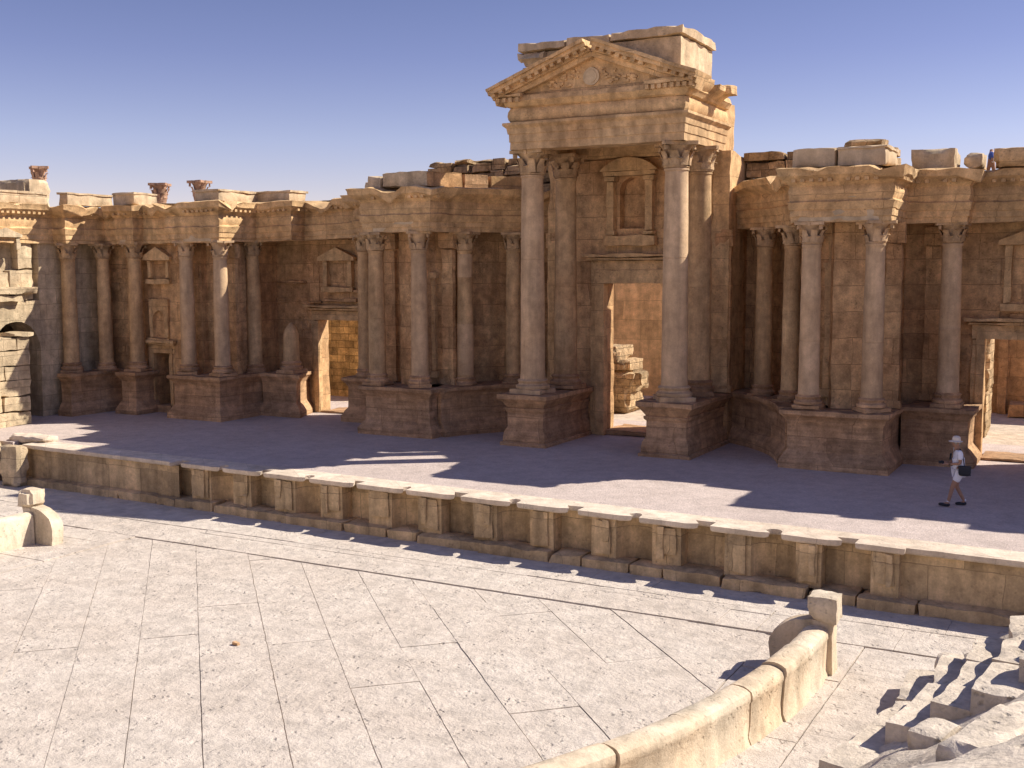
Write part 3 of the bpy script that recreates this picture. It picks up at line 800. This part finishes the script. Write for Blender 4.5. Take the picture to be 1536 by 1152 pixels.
dup(cA,(-22.25,33.8,Z),'whitish column at the right corner of the broad podium left of the portico',rz=2.2)
cD=mk_column('column','brown column left of the whitish one on the broad podium left of the portico',G1,(-24.1,33.8,Z),.31,H,.3,.66,.14,'column',seed=5,joints=(.45,))
dup(cB,(-26.25,36.05,Z),'thin brown column wedged between the left doorway and the podium pair beside it',rz=.3)
cE=mk_column('column','weathered pale column with a dark base just left of the right doorway',G1,(-4.8,36.1,Z),.32,H,.32,.62,.14,'pale','capital',seed=6,joints=(.42,))
dup(cB,(-31.62,35.75,Z),'brown column set back in the corner right of the sunlit column',zs=.975,rz=.9)
dup(cA,(-33.42,33.85,Z),'smooth pale brown column just right of the small dark doorway at far left',zs=.968,rz=.5)
dup(cA,(-31.62,33.85,Z),'pale column with a pointed sunlit streak near its top on a left podium',zs=.968,rz=1.3)
dup(cD,(-36.42,33.95,Z),'tan column on the narrow podium just left of the small dark doorway',zs=.966,rz=.2)
dup(cB,(-38.05,33.75,Z),'dim brown column recessed second from the left end of the stage wall',zs=.962,rz=1.6)
dup(cD,(-38.52,32.35,Z),'leftmost column of the stage wall, half in sun with a bright oval patch',zs=.96,rz=2.4)
# twins of the right-hand end, beyond the picture edge (they throw the shadows seen on the stage)
for i,(x,y) in enumerate(((.5,33.85),(2.2,33.85),(5.95,33.95),(-.75,36.1))): dup(cA,(x,y,Z),['pale column at the left of the pair beyond the right doorway','pale column at the right of the pair beyond the right doorway','pale column on the outermost right podium','pale column right of the right doorway'][i],rz=i)
mk_column('broken_column','pointed broken column stub standing on the crumbling podium left of the left doorway',None,(-30.05,36.15,Z),.33,H,.34,.6,.16,'column',seed=9,broken=1.55,cat='broken column')
# portico columns
G2='tall columns carrying the portico'
HT=9.835-Z
pA=mk_column('tall_column','tall smooth pale column at the front left corner of the portico',G2,(-17.78,33.95,Z),.415,HT,.34,.8,.17,'pale','capital','pale',seed=14,joints=(.59,))
dup(pA,(-12.7,33.95,Z),'tall pale column at the front right corner of the portico, right edge sunlit',rz=.6)
pB=mk_column('tall_column','tall brown cracked column behind the front left portico column',G2,(-17.42,35.75,Z+.02),.40,HT-.02,.36,.8,.16,'column','capital',seed=15,joints=(.45,))
dup(pB,(-12.55,35.75,Z+.02),'tall brown column behind the front right portico column with a sunlit top',rz=1.9)

# ================================================================ ATTIC BLOCKS ON THE CORNICE
GB='dressed blocks lying along the top of the stage wall'
def block(label,x0,x1,y0,y1,z0,z1,mat='attic',nm='stone_block',chip=.06,group=GB,rot=0,amp=.018,lip=False):
    b=MB(); b.gbox(x0,x1,y0,y1,z0,z1,.16,chip,rot)
    if lip: b.gbox(x0-.03,x1+.05,y0-.05,y1+.03,z1-.1,z1+.0,.2,.03)
    b.rough(amp,2.6,.012); return tag(b.build(nm,mat,origin=((x0+x1)/2,(y0+y1)/2,z0)),label,'stone block',group)
block('left half of the long pale block pair on the right wall top',-9.0,-7.72,33.6,35.3,8.825,9.4,'restored')
block('right half of the long pale block pair, its right end sunlit',-7.69,-6.32,33.6,35.4,8.825,9.4,'restored',lip=True)
block('low worn block right of the tall sunlit-ended block on the right wall top',-6.0,-4.75,35.75,36.9,8.825,9.42,'attic')
block('small broken block in the gap beside the blue figure on the wall top',-4.6,-4.05,36.2,37.2,8.825,9.3,'attic',chip=.12)
block('rounded low block at the far right edge of the wall top',-3.75,-1.2,35.8,37.0,8.825,9.35,'trim',chip=.12)
block('block on the wall top beyond the right doorway',-.05,2.75,33.7,35.2,8.825,9.4,'attic')
block('block on the outermost right wall top',5.6,7.4,33.8,35.2,8.825,9.4,'attic')
block('small end block on the wall top above the left aedicule, leftmost of its row',-25.0,-24.35,34.4,35.5,8.81,9.16,'attic',chip=.1)
block('squarish block on the wall top above the brown column left of the portico',-24.3,-23.75,33.65,35.0,8.825,9.27,'attic')
block('long tan block on the wall top above the whitish column left of the portico',-23.72,-21.75,33.62,34.9,8.825,9.36,'attic')
for i,(a0,a1) in enumerate(((165,152),(151,143),(142,131))):
    P=[(PC[0]+r*math.cos(R(a)),PC[1]+r*math.sin(R(a))) for r,a in [(6.75,a0),(6.75,(a0+a1)/2),(6.75,a1),(7.6,a1),(7.6,a0)]]
    b=MB(); b.prismz(P,8.825,9.34-.03*i); subdiv_to(b.bm,.4); b.rough(.03,2.4,.015)
    tag(b.build('stone_block',('wall','podium','trim')[i],origin=(P[1][0],P[1][1],8.825)),('curved tan block on the wall top where the left curved bay starts','dark brown curved block in the middle of the left curved wall top','broken slanting block with a sunlit patch beside the portico on its left')[i],'stone block',GB)
block('pale block over the left doorway bay with a moulded sunlit right end',-32.3,-29.75,35.95,37.0,8.62,9.12,'attic',lip=True,rot=-.04)
block('pale block above the sunlit pointed column with a bright long right side',-32.75,-31.5,33.75,37.2,8.58,9.1,'attic',lip=True)
block('tan block on the wall top left of the two bare capitals, sunlit right end',-37.3,-36.1,33.75,35.0,8.6,9.13,'attic',lip=True)
block('small block at the inner corner of the left wall top with a sunlit side',-38.75,-38.2,32.2,34.6,8.6,9.12,'attic',lip=True)
block('long sunlit coping block along the top of the side wall at far left',-39.9,-39.0,27.6,31.9,8.6,9.1,'wing',lip=True)
block('dark topped loose block behind the side wall coping at far left',-46.6,-43.55,34.5,35.8,8.6,10.03,'attic',chip=.15)
# ================================================================ RUINED WALLS ABOVE / BEHIND
t=thing('rubble_wall','ragged brown courses of broken wall rising behind the curved bay left of the portico','ruined wall',(-23,38.3,8.7)); b=MB(); random.seed(51)
x=-26.2
while x<-19.2:
    l=random.uniform(.5,1.3)
    top=9.5+min(.55,(x+26.2)*.35)+random.uniform(-.08,.1); z=8.7
    while z<top-.1:
        h=min(top-z,random.uniform(.35,.5)); b.gbox(x+.01,x+l-.02,37.6+random.uniform(-.15,.2),38.9,z,z+h-.01,.25,.09); z+=h
    x+=l
b.rough(.04,2,.02); b.build('wall','rubble',t)
t=thing('rubble_wall','higher brown ruined wall of large courses rising just right of the portico','ruined wall',(-10,38.8,8.6)); b=MB(); random.seed(53)
x=-13.4
while x<-7.2:
    l=random.uniform(.9,1.9); z=8.5
    for h in (.5,.55,.3):
        if z>9.4 and random.random()<.12: break
        b.gbox(x+random.uniform(0,.1),x+l-.02,38.3+random.uniform(-.12,.12),39.6,z,z+h-.012,.25,.06); z+=h
    x+=l
b.gbox(-8.6,-7.3,38.3,39.4,9.85,10.1,.2,.1)
b.rough(.03,2,.02); b.build('wall','rubble',t)
# behind the doors
t=thing('rear_wall','big plain ochre wall of long courses seen through the great central doorway','wall',(-19,50,0)); b=MB(); b.gbox(-31,-13.2,49.5,50.5,-.05,5.7,.5,.04); b.rough(.02); b.build('wall',stone('stone_ochre',(.80,.55,.29),(.74,.49,.25),(2.2,.9),.4,.3,20,.2,.3,.5,.14,seed=60),t)
t=thing('rear_wall','ochre wall of small rough stones seen through the left doorway','wall',(-33,43.5,0)); b=MB(); b.gbox(-37,-29.2,42.8,43.6,-.05,4.3,.4,.04); b.rough(.04,3,.02); b.build('wall',stone('stone_ochre_rubble',(.68,.46,.19),(.54,.35,.14),(.5,.33),.8,.5,12,.4,.3,.6,.35,seed=61),t)
t=thing('rear_wall','ochre wall with a pilaster seen through the right doorway','wall',(-1,48,0)); b=MB(); b.gbox(-9,6,50,51,-.05,5.4,.5,.04); b.gbox(-4.7,-4.35,49.7,50.0,0,5.2,.4,.04); b.gbox(-4.2,4,48.6,49.9,0,.55,.4,.06); b.rough(.02); b.build('wall',M['wall'],t)
t=thing('rubble_pile','stepped heap of rough sunlit rubble masonry behind the great doorway','rubble',(-18.6,43.3,0)); b=MB(); random.seed(57)
for (x0,x1,z0,z1,y0) in ((-21.5,-17.95,0,1.1,42.7),(-21.5,-17.75,.9,1.7,42.75),(-21.5,-18.0,1.6,2.2,42.8),(-21.5,-18.45,2.1,2.75,42.75)):
    b.gbox(x0,x1,y0,y0+1.7,z0,z1,.2,.14)
b.gbox(-17.9,-17.45,42.9,43.6,1.2,1.75,.15,.12)
b.rough(.07,3,.03); b.build('masonry','rubble',t)
t=thing('stone_pier','rough sunlit rubble pier behind the right doorway','pier',(-4.1,43,0)); b=MB(); b.gbox(-5.6,-4.35,42.4,44.2,0,1.6,.2,.05); b.gbox(-5.6,-4.3,42.4,44.1,1.6,5.0,.2,.14); b.rough(.05,3.5,.03); b.build('masonry','rubble',t)
# ================================================================ SIDE WALL (left)
t=thing('side_wall','sunlit cream side wall with gabled niches closing the stage at far left','wall',(-39.3,29,0))
b=MB()
b.gbox(-40.3,-38.95,31.25,36.4,0,8.35,.35,.06)
b.gbox(-40.3,-38.98,22,27.4,0,8.35,.35,.06); b.gbox(-40.3,-39.4,27.4,31.0,4.7,8.3,.35,.0)
b.arch(27.35,31.3,0,4.75,29.05,31.2,0,2.85,-40.2,-38.97,'x'); b.gbox(-43.5,-40.25,26.5,33,4.8,5.1,.5,.05); b.gbox(-43.6,-43.0,26.5,33,0,4.79,.5,.05); b.gbox(-43,-40.3,26.2,26.6,0,4.79,.5,0); b.gbox(-43,-40.3,32.6,33,0,4.79,.5,0)  # ceiling and chamber walls behind the arch added to shade its inside
# courses left standing proud around the niches
b.gbox(-39.45,-38.96,27.4,28.6,4.75,8.3,.3,.08); b.gbox(-39.45,-38.94,29.9,31.05,4.75,6.0,.3,.1); b.gbox(-39.45,-38.96,30.3,31.05,6.0,8.3,.3,.08); b.gbox(-39.45,-38.95,28.6,29.9,4.75,5.9,.3,.08); b.gbox(-39.45,-38.95,28.6,30.3,7.4,8.3,.3,.06)
b.rough(.045,1.6,.02); b.build('wall','wing',t)
b=MB(); b.prism([(28.9,7.25),(30.4,7.25),(30.4,7.35),(29.65,7.62),(28.9,7.35)],-38.95,-38.7,'x'); b.gbox(-38.97,-38.72,29.0,29.22,6.75,7.25,.2,.06); b.gbox(-38.97,-38.72,30.1,30.32,6.75,7.25,.2,.06)
b.prism([(27.1,7.25),(28.5,7.25),(28.5,7.35),(27.8,7.62),(27.1,7.35)],-38.95,-38.7,'x')
b.gbox(-38.98,-38.55,28.7,30.9,5.0,5.3,.25,.09); b.gbox(-38.98,-38.66,28.7,30.3,4.72,5.0,.25,.06)
b.rough(.03,2.5,.02); b.build('niche_frame','wing',t)
t=thing('ruined_wall','low sunlit wall end of squared blocks standing before the side wall at far left','ruined wall',(-38,27,0))
b=MB(); random.seed(61)
z=ZO; 
for h,e in ((.75,28.3),(.6,29.15),(.55,29.45),(.6,29.4),(.62,29.5),(.55,29.45),(.6,29.48),(.5,29.5)):
    y=22.0; 
    while y<e-.3:
        l=random.uniform(.9,1.5); y2=min(e,y+l)
        if e-y2<.4: y2=e
        b.gbox(-38.35,-37.42+random.uniform(-.03,.04),y+.006,y2-.006,z,z+h-.01,.25,.05); y=y2
    z+=h
b.gbox(-38.4,-37.3,28.7,29.6,z,z+.16,.25,.05); b.rough(.03,2.2,.02); b.build('wall','wing',t)
b=MB(); b.arch(25.6,28.0,.9,2.9,25.9,27.7,.9,1.4,-37.45,-37.3,'x'); b.rough(.02); b.build('arch_moulding','wing',t)
# small broken stones at the stage's left end
GS='small loose stones at the left end of the stage front'
block('loose upright stone against the left end of the stage front',-33.6,-32.7,25.0,25.5,ZO,.05,'wing',group=GS,amp=.05,chip=.12)
block('low worn block lying on the stage floor at its left corner',-34.6,-32.7,26.1,26.8,-.02,.22,'coping',group=GS,amp=.04,chip=.1,)
block('upright pale stone beneath the low ruined wall at far left',-35.6,-34.4,25.2,25.8,ZO,.4,'wing',group=GS,amp=.06,chip=.15)
# ================================================================ FAR COLONNADE
GF='red capped columns of a colonnade far behind the wall'
def far(px,pz,d):
    pass
F1=mk_column('colonnade_column','distant reddish column top right of centre in the pair above the left wall',GF,(-45.6,47.4,-.05),.36,10.92,.4,.95,.2,'red','red','red',seed=21)
dup(F1,(-47.6,46.4,-.05),'distant reddish column top left in the pair above the left wall',zs=.988,rz=.5)
dup(F1,(-58.5,47.3,-.05),'single small distant reddish column top above the far left side wall',zs=1.125,rz=1)
# ================================================================ ORCHESTRA PARAPET, POSTS, SEATS
OC=(U0,19.3)
def polar(r,a): return (OC[0]+r*math.cos(a),OC[1]+r*math.sin(a))
def parapet(name,label,angs,h,OC):
    def polar(r,a): return (OC[0]+r*math.cos(a),OC[1]+r*math.sin(a))
    t=thing(name,label,'parapet',(*polar(15.5,R(angs[0])),ZO))
    random.seed(71)
    for a0,a1 in zip(angs,angs[1:]):
        b=MB(); r0,r1=15.29,15.74; dz=random.uniform(-.035,.035); dr=random.uniform(-.03,.03)
        top=ZO+h+dz
        prof=[(r0,ZO-.05),(r0,top-.13)]+[((r0+r1)/2-(r1-r0)/2*math.cos(math.pi*i/8)*(1 if abs(i-4)>2 else .97),top-.13+.13*math.sin(math.pi*i/8)**.7) for i in range(1,8)]+[(r1,top-.13),(r1,top-.2),(r1-.02,top-.23),(r1-.02,ZO+.3),(r1+.01,ZO+.1),(r1+.02,ZO-.05)]
        L=abs(R(a1-a0))*15.5; k=max(3,int(L/.18)); s=.017/15.5*(1 if a1>a0 else -1); rows=[]
        for i in range(k+1):
            a=R(a0)+s+(R(a1)-R(a0)-2*s)*i/k
            rows.append([b.bm.verts.new((*polar(q+dr,a),z)) for q,z in prof])
        m=len(prof)
        for p,q in zip(rows,rows[1:]):
            for j in range(m): b.bm.faces.new((p[j],p[(j+1)%m],q[(j+1)%m],q[j]))
        b.bm.faces.new(rows[0]); b.bm.faces.new(rows[-1][::-1])
        for v in b.bm.verts:                      # eroded foot of the outer face
            p=v.co; rr=math.hypot(p.x-OC[0],p.y-OC[1])
            if rr>15.6 and p.z<ZO+.45:
                e=max(0,nz(p,2.2,3)+.1)*.12*(1 if p.z>ZO else 0); f=1-e/rr; p.x=OC[0]+(p.x-OC[0])*f; p.y=OC[1]+(p.y-OC[1])*f
        b.rough(.008,3,.006); b.build('slab','parapet',t,smooth=40)
    return t
parapet('orchestra_parapet','curving cream stone parapet of round topped slabs along the right of the orchestra',[1.9,-3,-7.1,-11.3,-17.2,-22.8,-28.5,-34,-40],.9,(-20.25,19.5))
parapet('orchestra_parapet','short piece of cream parapet at the left edge of the orchestra',[178.1,183,189,195],.85,(-10.25,19.5))
def endpost(label,s):
    t=thing('end_post',label,'stone post',(U0+s*10.62,20.25,ZO))
    x=U0+s*10.62; b=MB(); y0,y1=19.98,20.42
    b.gbox(x-.2,x+.2,y0,y1,ZO-.03,ZO+.98,.12,.04)
    b.gbox(x-.26,x+.26,y0-.04,y1+.04,ZO+.95,ZO+1.42,.1,.07); b.rough(.016,4,.012); b.build('post','parapet',t)
    b=MB(); pts=[(x-s*.15,ZO-.03),(x-s*.15,ZO+.98)]+[(x-s*(.2+.78*math.sin(math.pi/2*i/8)),ZO+.42+.53*math.cos(math.pi/2*i/8)) for i in range(1,9)]+[(x-s*.93,ZO-.03)]
    b.prism(pts,y0+.06,y1-.02); subdiv_to(b.bm,.3); b.rough(.014,3,.01); b.build('armrest','parapet',t)
endpost('stone end post with a square head at the far end of the right parapet',1)
endpost('stone end post with a curved arm at the left edge of the orchestra',-1)
# loose chip on the paving
random.seed(77)
b=MB(); x,y=-15.1,16.3; b.gbox(x-.07,x+.07,y-.04,y+.04,ZO-.03,ZO+.03,.05,.02); b.rough(.02,9,.01); tag(b.build('pebble','podium',origin=(x,y,ZO)),'small brown stone chip lying alone on the pale orchestra paving','stone')
# seat rows
def ringblock(b,r0,r1,a0,a1,z0,z1,g=.22,chip=.04):
    k=max(2,int(abs(a1-a0)*r0/g)); m=max(2,int((r1-r0)/g)); sd=random.random()*40; T=[]
    def P(i,j,z):
        a=a0+(a1-a0)*i/k; r=r0+(r1-r0)*j/m
        e=(i in(0,k))+(j in(0,m))
        if e and z>z0:
            c=chip*max(0,.2+1.7*nz((r*math.cos(a)*1.0,r*math.sin(a),z),1.9,sd)); z-=c*(1.3 if e==2 else .8)
            if j==0: r+=c
            if i==0: a+=c/r*(1 if a1>a0 else -1)
            if i==k: a-=c/r*(1 if a1>a0 else -1)
        z2=z+ (0 if z==z0 else .02*nz((r*math.cos(a),r*math.sin(a),0),1.3,sd))
        return b.bm.verts.new((*polar(r,a),z2))
    top=[[P(i,j,z1) for j in range(m+1)] for i in range(k+1)]
    for i in range(k):
        for j in range(m): b.bm.faces.new((top[i][j],top[i][j+1],top[i+1][j+1],top[i+1][j]))
    loop=[top[i][0] for i in range(k+1)]+[top[k][j] for j in range(1,m+1)]+[top[i][m] for i in range(k-1,-1,-1)]+[top[0][j] for j in range(m-1,0,-1)]
    low=[b.bm.verts.new((v.co.x,v.co.y,z0)) for v in loop]; n=len(loop)
    for i in range(n):
        j=(i+1)%n; b.bm.faces.new((loop[i],loop[j],low[j],low[i]))
ORD=['lowest','second','third','fourth','fifth','sixth','seventh','eighth','ninth','tenth','eleventh','twelfth','thirteenth']
R0=12.15; TR=.52; RI=.36
random.seed(83)
for i,(an,af) in enumerate(((-17.5,3.6),(-12.6,3.0),(-11.4,3.3),(-11.8,4.5),(-9.4,5.0),(-8.2,6.0))):
    r0=R0+TR*i; r1=r0+TR+.25; z1=ZO+RI*(i+1)
    t=thing('seat_row','%s row from the orchestra of worn stone seats curving past lower right'%ORD[i],'seat row',(*polar(r0,R(an)),z1-RI),'curved rows of worn stone seats')
    a=R(an); end=R(af)
    while a<end-.02:
        l=random.uniform(1.1,2.2)/r0; a2=min(end,a+l)
        if end-a2<.05: a2=end
        d0=random.choice((0,0,.02,.04)); b=MB()
        ringblock(b,r0+d0,r1,a2,a+.012/r0,z1-RI-.3,z1+random.uniform(-.025,.015),.16,random.choice((.05,.08,.12)))
        b.rough(.022,2.5,.014); b.build('seat_block','seat',t,smooth=30); a=a2
# worn slope of the lost seats, and unseen upper seats added behind the viewpoint for bounce light
b=MB()
def bank_z(r,a):
    z=ZO+.66*(r-12.2) if r<16.6 else ZO+.66*4.4+.27*(r-16.6)
    p=(*polar(r,a),0)
    if r<17 and r>12.25: z+=.10*nz(p,.9,4)+.09*nz(p,2.3,8)+.03*nz(p,6,2)+.07*math.floor(3*(nz(p,.55,12)+.5))/3-.05
    return z
RS=[12.15+.13*k for k in range(36)]+[17.5+1.6*k for k in range(6)]
AS=[R(6-.8*k) for k in range(70)]+[R(-50-5*k) for k in range(1,25)]
G=[[b.bm.verts.new((*polar(r,a),bank_z(r,a)-(.0 if r>12.2 else .2))) for r in RS] for a in AS]
for p,q in zip(G,G[1:]):
    for k in range(len(RS)-1): b.bm.faces.new((p[k],p[k+1],q[k+1],q[k]))
tag(b.build('seating_bank','seat',smooth=50),kind='structure')
b=MB()
for i in range(11):
    r0=26.2+.66*i; z=4.3+.4*i
    A=[polar(r0,R(-25-130*k/30)) for k in range(31)]; Bq=[polar(r0+.66,R(-25-130*k/30)) for k in range(31)]
    va=[b.bm.verts.new((*p,z)) for p in A]; vb=[b.bm.verts.new((*p,z)) for p in Bq]; vc=[b.bm.verts.new((*p,z+.4)) for p in Bq]
    for k in range(30):
        b.bm.faces.new((va[k],va[k+1],vb[k+1],vb[k])); b.bm.faces.new((vb[k],vb[k+1],vc[k+1],vc[k]))
tag(b.build('upper_seating_bounce','seat'),kind='structure')
# loose and displaced blocks at the broken end of the seats
GE='displaced blocks at the broken end of the seat rows'
def loose(label,px,py,pz,l,w_,h,rot,seed):
    random.seed(seed)
    b=MB(); b.gbox(px-l/2,px+l/2,py-w_/2,py+w_/2,pz,pz+h,.14,.07,rot); b.rough(.022,3,.014)
    tag(b.build('loose_block','seat',origin=(px,py,pz)),label,'stone block',GE)
loose('long slab with a shaded front lying at the far broken end of the seats',-1.55,20.35,-.98,1.25,.5,.36,-.05,1)
loose('squat shaded block left of the long slab at the broken end of the seats',-2.5,20.35,-1.2,.5,.55,.4,.1,2)

loose('long worn slab half buried in the rubble slope at the lower right corner',-1.0,12.7,.72,1.9,.6,.36,1.25,6)
loose('tilted grey block on the rubble slope below the seat rows',-2.1,15.6,-.55,.7,.5,.34,1.3,9)

# ================================================================ PEOPLE
SK=plain('skin',(.36,.20,.13)); CLW=plain('white_cloth',(.74,.74,.80)); CLB=plain('black_cloth',(.02,.022,.03)); HAT=plain('sun_hat',(.66,.58,.50)); CLN=plain('blue_cloth',(.06,.12,.42))
def skin(name,verts,edges,radii,mat,parent,sub=2,root=0,rad2=None):
    me=bpy.data.meshes.new(name); me.from_pydata(verts,edges,[]); o=bpy.data.objects.new(name,me); COL.objects.link(o)
    m=o.modifiers.new('s','SKIN'); m.use_smooth_shade=True
    for i,v in enumerate(me.skin_vertices[0].data):
        r=radii[i]; v.radius=r if isinstance(r,tuple) else (r,r); v.use_root=(i==root)
    s=o.modifiers.new('u','SUBSURF'); s.levels=sub; s.render_levels=sub
    dg=bpy.context.evaluated_depsgraph_get(); dg.update(); ev=o.evaluated_get(dg); nm=bpy.data.meshes.new_from_object(ev)
    bpy.data.objects.remove(o); bpy.data.meshes.remove(me)
    nm.materials.append(mat); 
    for p in nm.polygons: p.use_smooth=True
    q=bpy.data.objects.new(name,nm); COL.objects.link(q)
    if parent: q.parent=parent
    return q
# walking visitor, local frame: facing +X, then turned
px,py=-3.62,29.75
pr=thing('person','person in white shirt and shorts with a sun hat walking across the shaded stage','person',(px,py,0))
J=dict(pel=(0,0,.93),wst=(.01,0,1.08),chs=(.03,0,1.28),nk=(.05,0,1.45),hd0=(.075,0,1.52),hd1=(.09,0,1.60),hd2=(.095,0,1.68),
 hL=(.0,.10,.90),kL=(.17,.10,.50),aL=(.26,.10,.10),tL=(.42,.10,.05),
 hR=(.0,-.10,.90),kR=(.02,-.11,.49),aR=(-.19,-.11,.10),tR=(-.04,-.11,.03),
 sL=(.03,.19,1.40),eL=(.04,.23,1.12),wL=(.26,.15,1.10),sR=(.02,-.19,1.40),eR=(-.02,-.24,1.12),wR=(.22,-.15,1.10))
K=list(J); ix={k:i for i,k in enumerate(K)}
E_=[('pel','wst'),('wst','chs'),('chs','nk'),('nk','hd0'),('hd0','hd1'),('hd1','hd2'),('pel','hL'),('hL','kL'),('kL','aL'),('aL','tL'),('pel','hR'),('hR','kR'),('kR','aR'),('aR','tR'),('chs','sL'),('sL','eL'),('eL','wL'),('chs','sR'),('sR','eR'),('eR','wR')]
rad=dict(pel=.14,wst=.13,chs=.145,nk=.058,hd0=.07,hd1=.09,hd2=.075,hL=.1,kL=.058,aL=.04,tL=.03,hR=.1,kR=.058,aR=.04,tR=.03,sL=.06,eL=.042,wL=.03,sR=.06,eR=.042,wR=.03)
skin('body',[J[k] for k in K],[(ix[a],ix[b]) for a,b in E_],[rad[k] for k in K],SK,pr)
skin('shirt',[J['pel'],J['wst'],J['chs'],(.045,0,1.42),J['sL'],(.038,.22,1.2),J['sR'],(.0,-.225,1.2),(0,0,.98)],[(8,1),(1,2),(2,3),(2,4),(4,5),(2,6),(6,7)],[.15,(.155,.165),(.155,.18),.085,.078,.068,.078,.068,(.155,.16)],CLW,pr,root=1) if False else skin('shirt',[(0,0,.97),J['wst'],J['chs'],(.045,0,1.43),J['sL'],(.038,.22,1.2),J['sR'],(.0,-.225,1.2)],[(0,1),(1,2),(2,3),(2,4),(4,5),(2,6),(6,7)],[.155,.158,.165,.08,.078,.07,.078,.07],CLW,pr,root=1)
skin('shorts',[(0,0,.95),(.0,.1,.88),(.11,.1,.62),(0,-.1,.88),(.02,-.105,.62)],[(0,1),(1,2),(0,3),(3,4)],[.15,.12,.095,.12,.095],CLW,pr)
def hand(cx,cy,cz,s):
    V=[(cx,cy,cz),(cx+.06,cy-s*.01,cz+.005),(cx+.085,cy-s*.012,cz+.005)]; Eg=[(0,1),(1,2)]; Rr=[.026,.034,.03]
    for i,(dy,l) in enumerate(((-.03,.06),(-.01,.07),(.01,.066),(.03,.052))):
        b0=len(V); V+=[(cx+.10,cy+dy,cz+.008),(cx+.10+l*.6,cy+dy*.9,cz+.0),(cx+.10+l,cy+dy*.8,cz-.03)]; Eg+=[(2,b0),(b0,b0+1),(b0+1,b0+2)]; Rr+=[.0105,.0095,.008]
    b0=len(V); V+=[(cx+.05,cy-s*.045,cz+.01),(cx+.09,cy-s*.06,cz+.02)]; Eg+=[(1,b0),(b0,b0+1)]; Rr+=[.012,.009]
    return skin('hand',V,Eg,Rr,SK,pr,sub=1)
hand(.28,.15,1.10,1); hand(.24,-.15,1.10,-1)
def simple(name,mat,parent,fn,smooth=50):
    b=MB(); fn(b); return b.build(name,mat,parent,smooth,origin=(0,0,0))
def f(b): b.lathe([(.098,1.66),(.102,1.70),(.095,1.755),(.06,1.79),(.01,1.80)],18,(.085,0)); b.lathe([(.10,1.665),(.165,1.65),(.17,1.66),(.10,1.68)],20,(.1,0))
simple('hat',HAT,pr,f)
def f(b):
    b.prism([(.175,1.56),(.205,1.585),(.18,1.63),(.165,1.63)],-.014,.014)
    for s in (-1,1): b.gbox(.05,.09,s*.088-.012,s*.088+.012,1.57,1.635,.05,.008); b.gbox(.172,.18,s*.034-.012,s*.034+.012,1.615,1.627,1,0)
    b.gbox(.165,.178,-.025,.025,1.535,1.545,1,0)
simple('face',SK,pr,f)
simple('hair',plain('grey_hair',(.3,.27,.24)),pr,lambda b: b.lathe([(.06,1.56),(.092,1.60),(.096,1.665)],16,(.07,0)))
for nm,(a,t_,pit) in dict(shoe=(J['aL'],J['tL'],.12),shoe2=(J['aR'],J['tR'],0)).items():
    skin('shoe',[(a[0]-.06,a[1],a[2]-.055),(a[0]+.03,a[1],a[2]-.05),(t_[0]+.02,t_[1],t_[2]+.015),(t_[0]+.08,t_[1],t_[2]+.02)],[(0,1),(1,2),(2,3)],[.045,.05,.045,.03],CLB,pr,sub=1)
    skin('sock',[(a[0]-.005,a[1],a[2]-.01),(a[0]-.0,a[1],a[2]+.075)],[(0,1)],[.05,.05],CLW,pr,sub=1)
pr.rotation_euler=(0,0,math.pi+R(22)); pr.scale=(1,1,.985)
bag=thing('shoulder_bag','black shoulder bag hanging at the hip of the walking person','bag',(px,py,0))
def f(b): b.gbox(-.22,.08,.17,.32,.80,1.04,.08,.03); b.gbox(-.21,.07,.165,.325,.98,1.05,.1,.01)
simple('body',CLB,bag,f)
def f(b):
    P=[(-.07,.23,1.04),(-.04,.235,1.2),(.0,.2,1.38),(.03,.14,1.47),(.07,.04,1.44),(.19,-.05,1.32),(.175,-.15,1.15)]
    for a,c in zip(P,P[1:]):
        a,c=Vector(a),Vector(c); n=Vector((0,0,1)).cross((c-a).normalized()); n=n.normalized()*.02
        q=Vector((.012,.012,0)); vs=[b.bm.verts.new(p) for p in (a-n,a+n,c+n,c-n,a-n+q,a+n+q,c+n+q,c-n+q)]
        for fc in ((0,1,2,3),(7,6,5,4),(0,4,5,1),(1,5,6,2),(2,6,7,3),(3,7,4,0)): b.bm.faces.new([vs[i] for i in fc])
simple('strap',CLB,bag,f); bag.rotation_euler=pr.rotation_euler
cm=thing('camera','small black camera held out in front by the walking person','camera',(px,py,0))
def f(b): b.gbox(.37,.43,-.075,.075,1.06,1.15,.1,.01)
simple('body',CLB,cm,f); simple('lens',CLB,cm,lambda b: b.prism([( .0+.035*math.cos(k*.6283),1.105+.035*math.sin(k*.6283)) for k in range(10)],.43,.49,'x')); cm.rotation_euler=pr.rotation_euler
# tiny blue figure behind the wall top
p2=thing('person','tiny figure in blue standing in a gap on the right wall top','person',(-4.02,38.0,8.74))
skin('body',[(0,0,.45),(0,0,.62),(0,0,.74),(0,0,.8),(.1,0,.1),(-.1,0,.1),(.02,.12,.68),(.05,.15,.4),(.02,-.12,.68),(.05,-.15,.4)],[(0,1),(1,2),(2,3),(0,4),(0,5),(1,6),(6,7),(1,8),(8,9)],[.1,.11,.05,.075,.05,.05,.045,.035,.045,.035],SK,p2,sub=1)
skin('shirt',[(0,0,.42),(0,0,.6),(0,0,.7),(.02,.13,.66),(.05,.15,.5),(.02,-.13,.66),(.05,-.15,.5)],[(0,1),(1,2),(1,3),(3,4),(1,5),(5,6)],[.13,.14,.08,.06,.05,.06,.05],CLN,p2,sub=1)
skin('scarf',[(.06,-.1,.36),(.07,-.11,.55),(.05,-.06,.72)],[(0,1),(1,2)],[.05,.05,.04],CLW,p2,sub=1)
for o in list(bpy.data.objects):
    if '_o' in o: del o['_o']
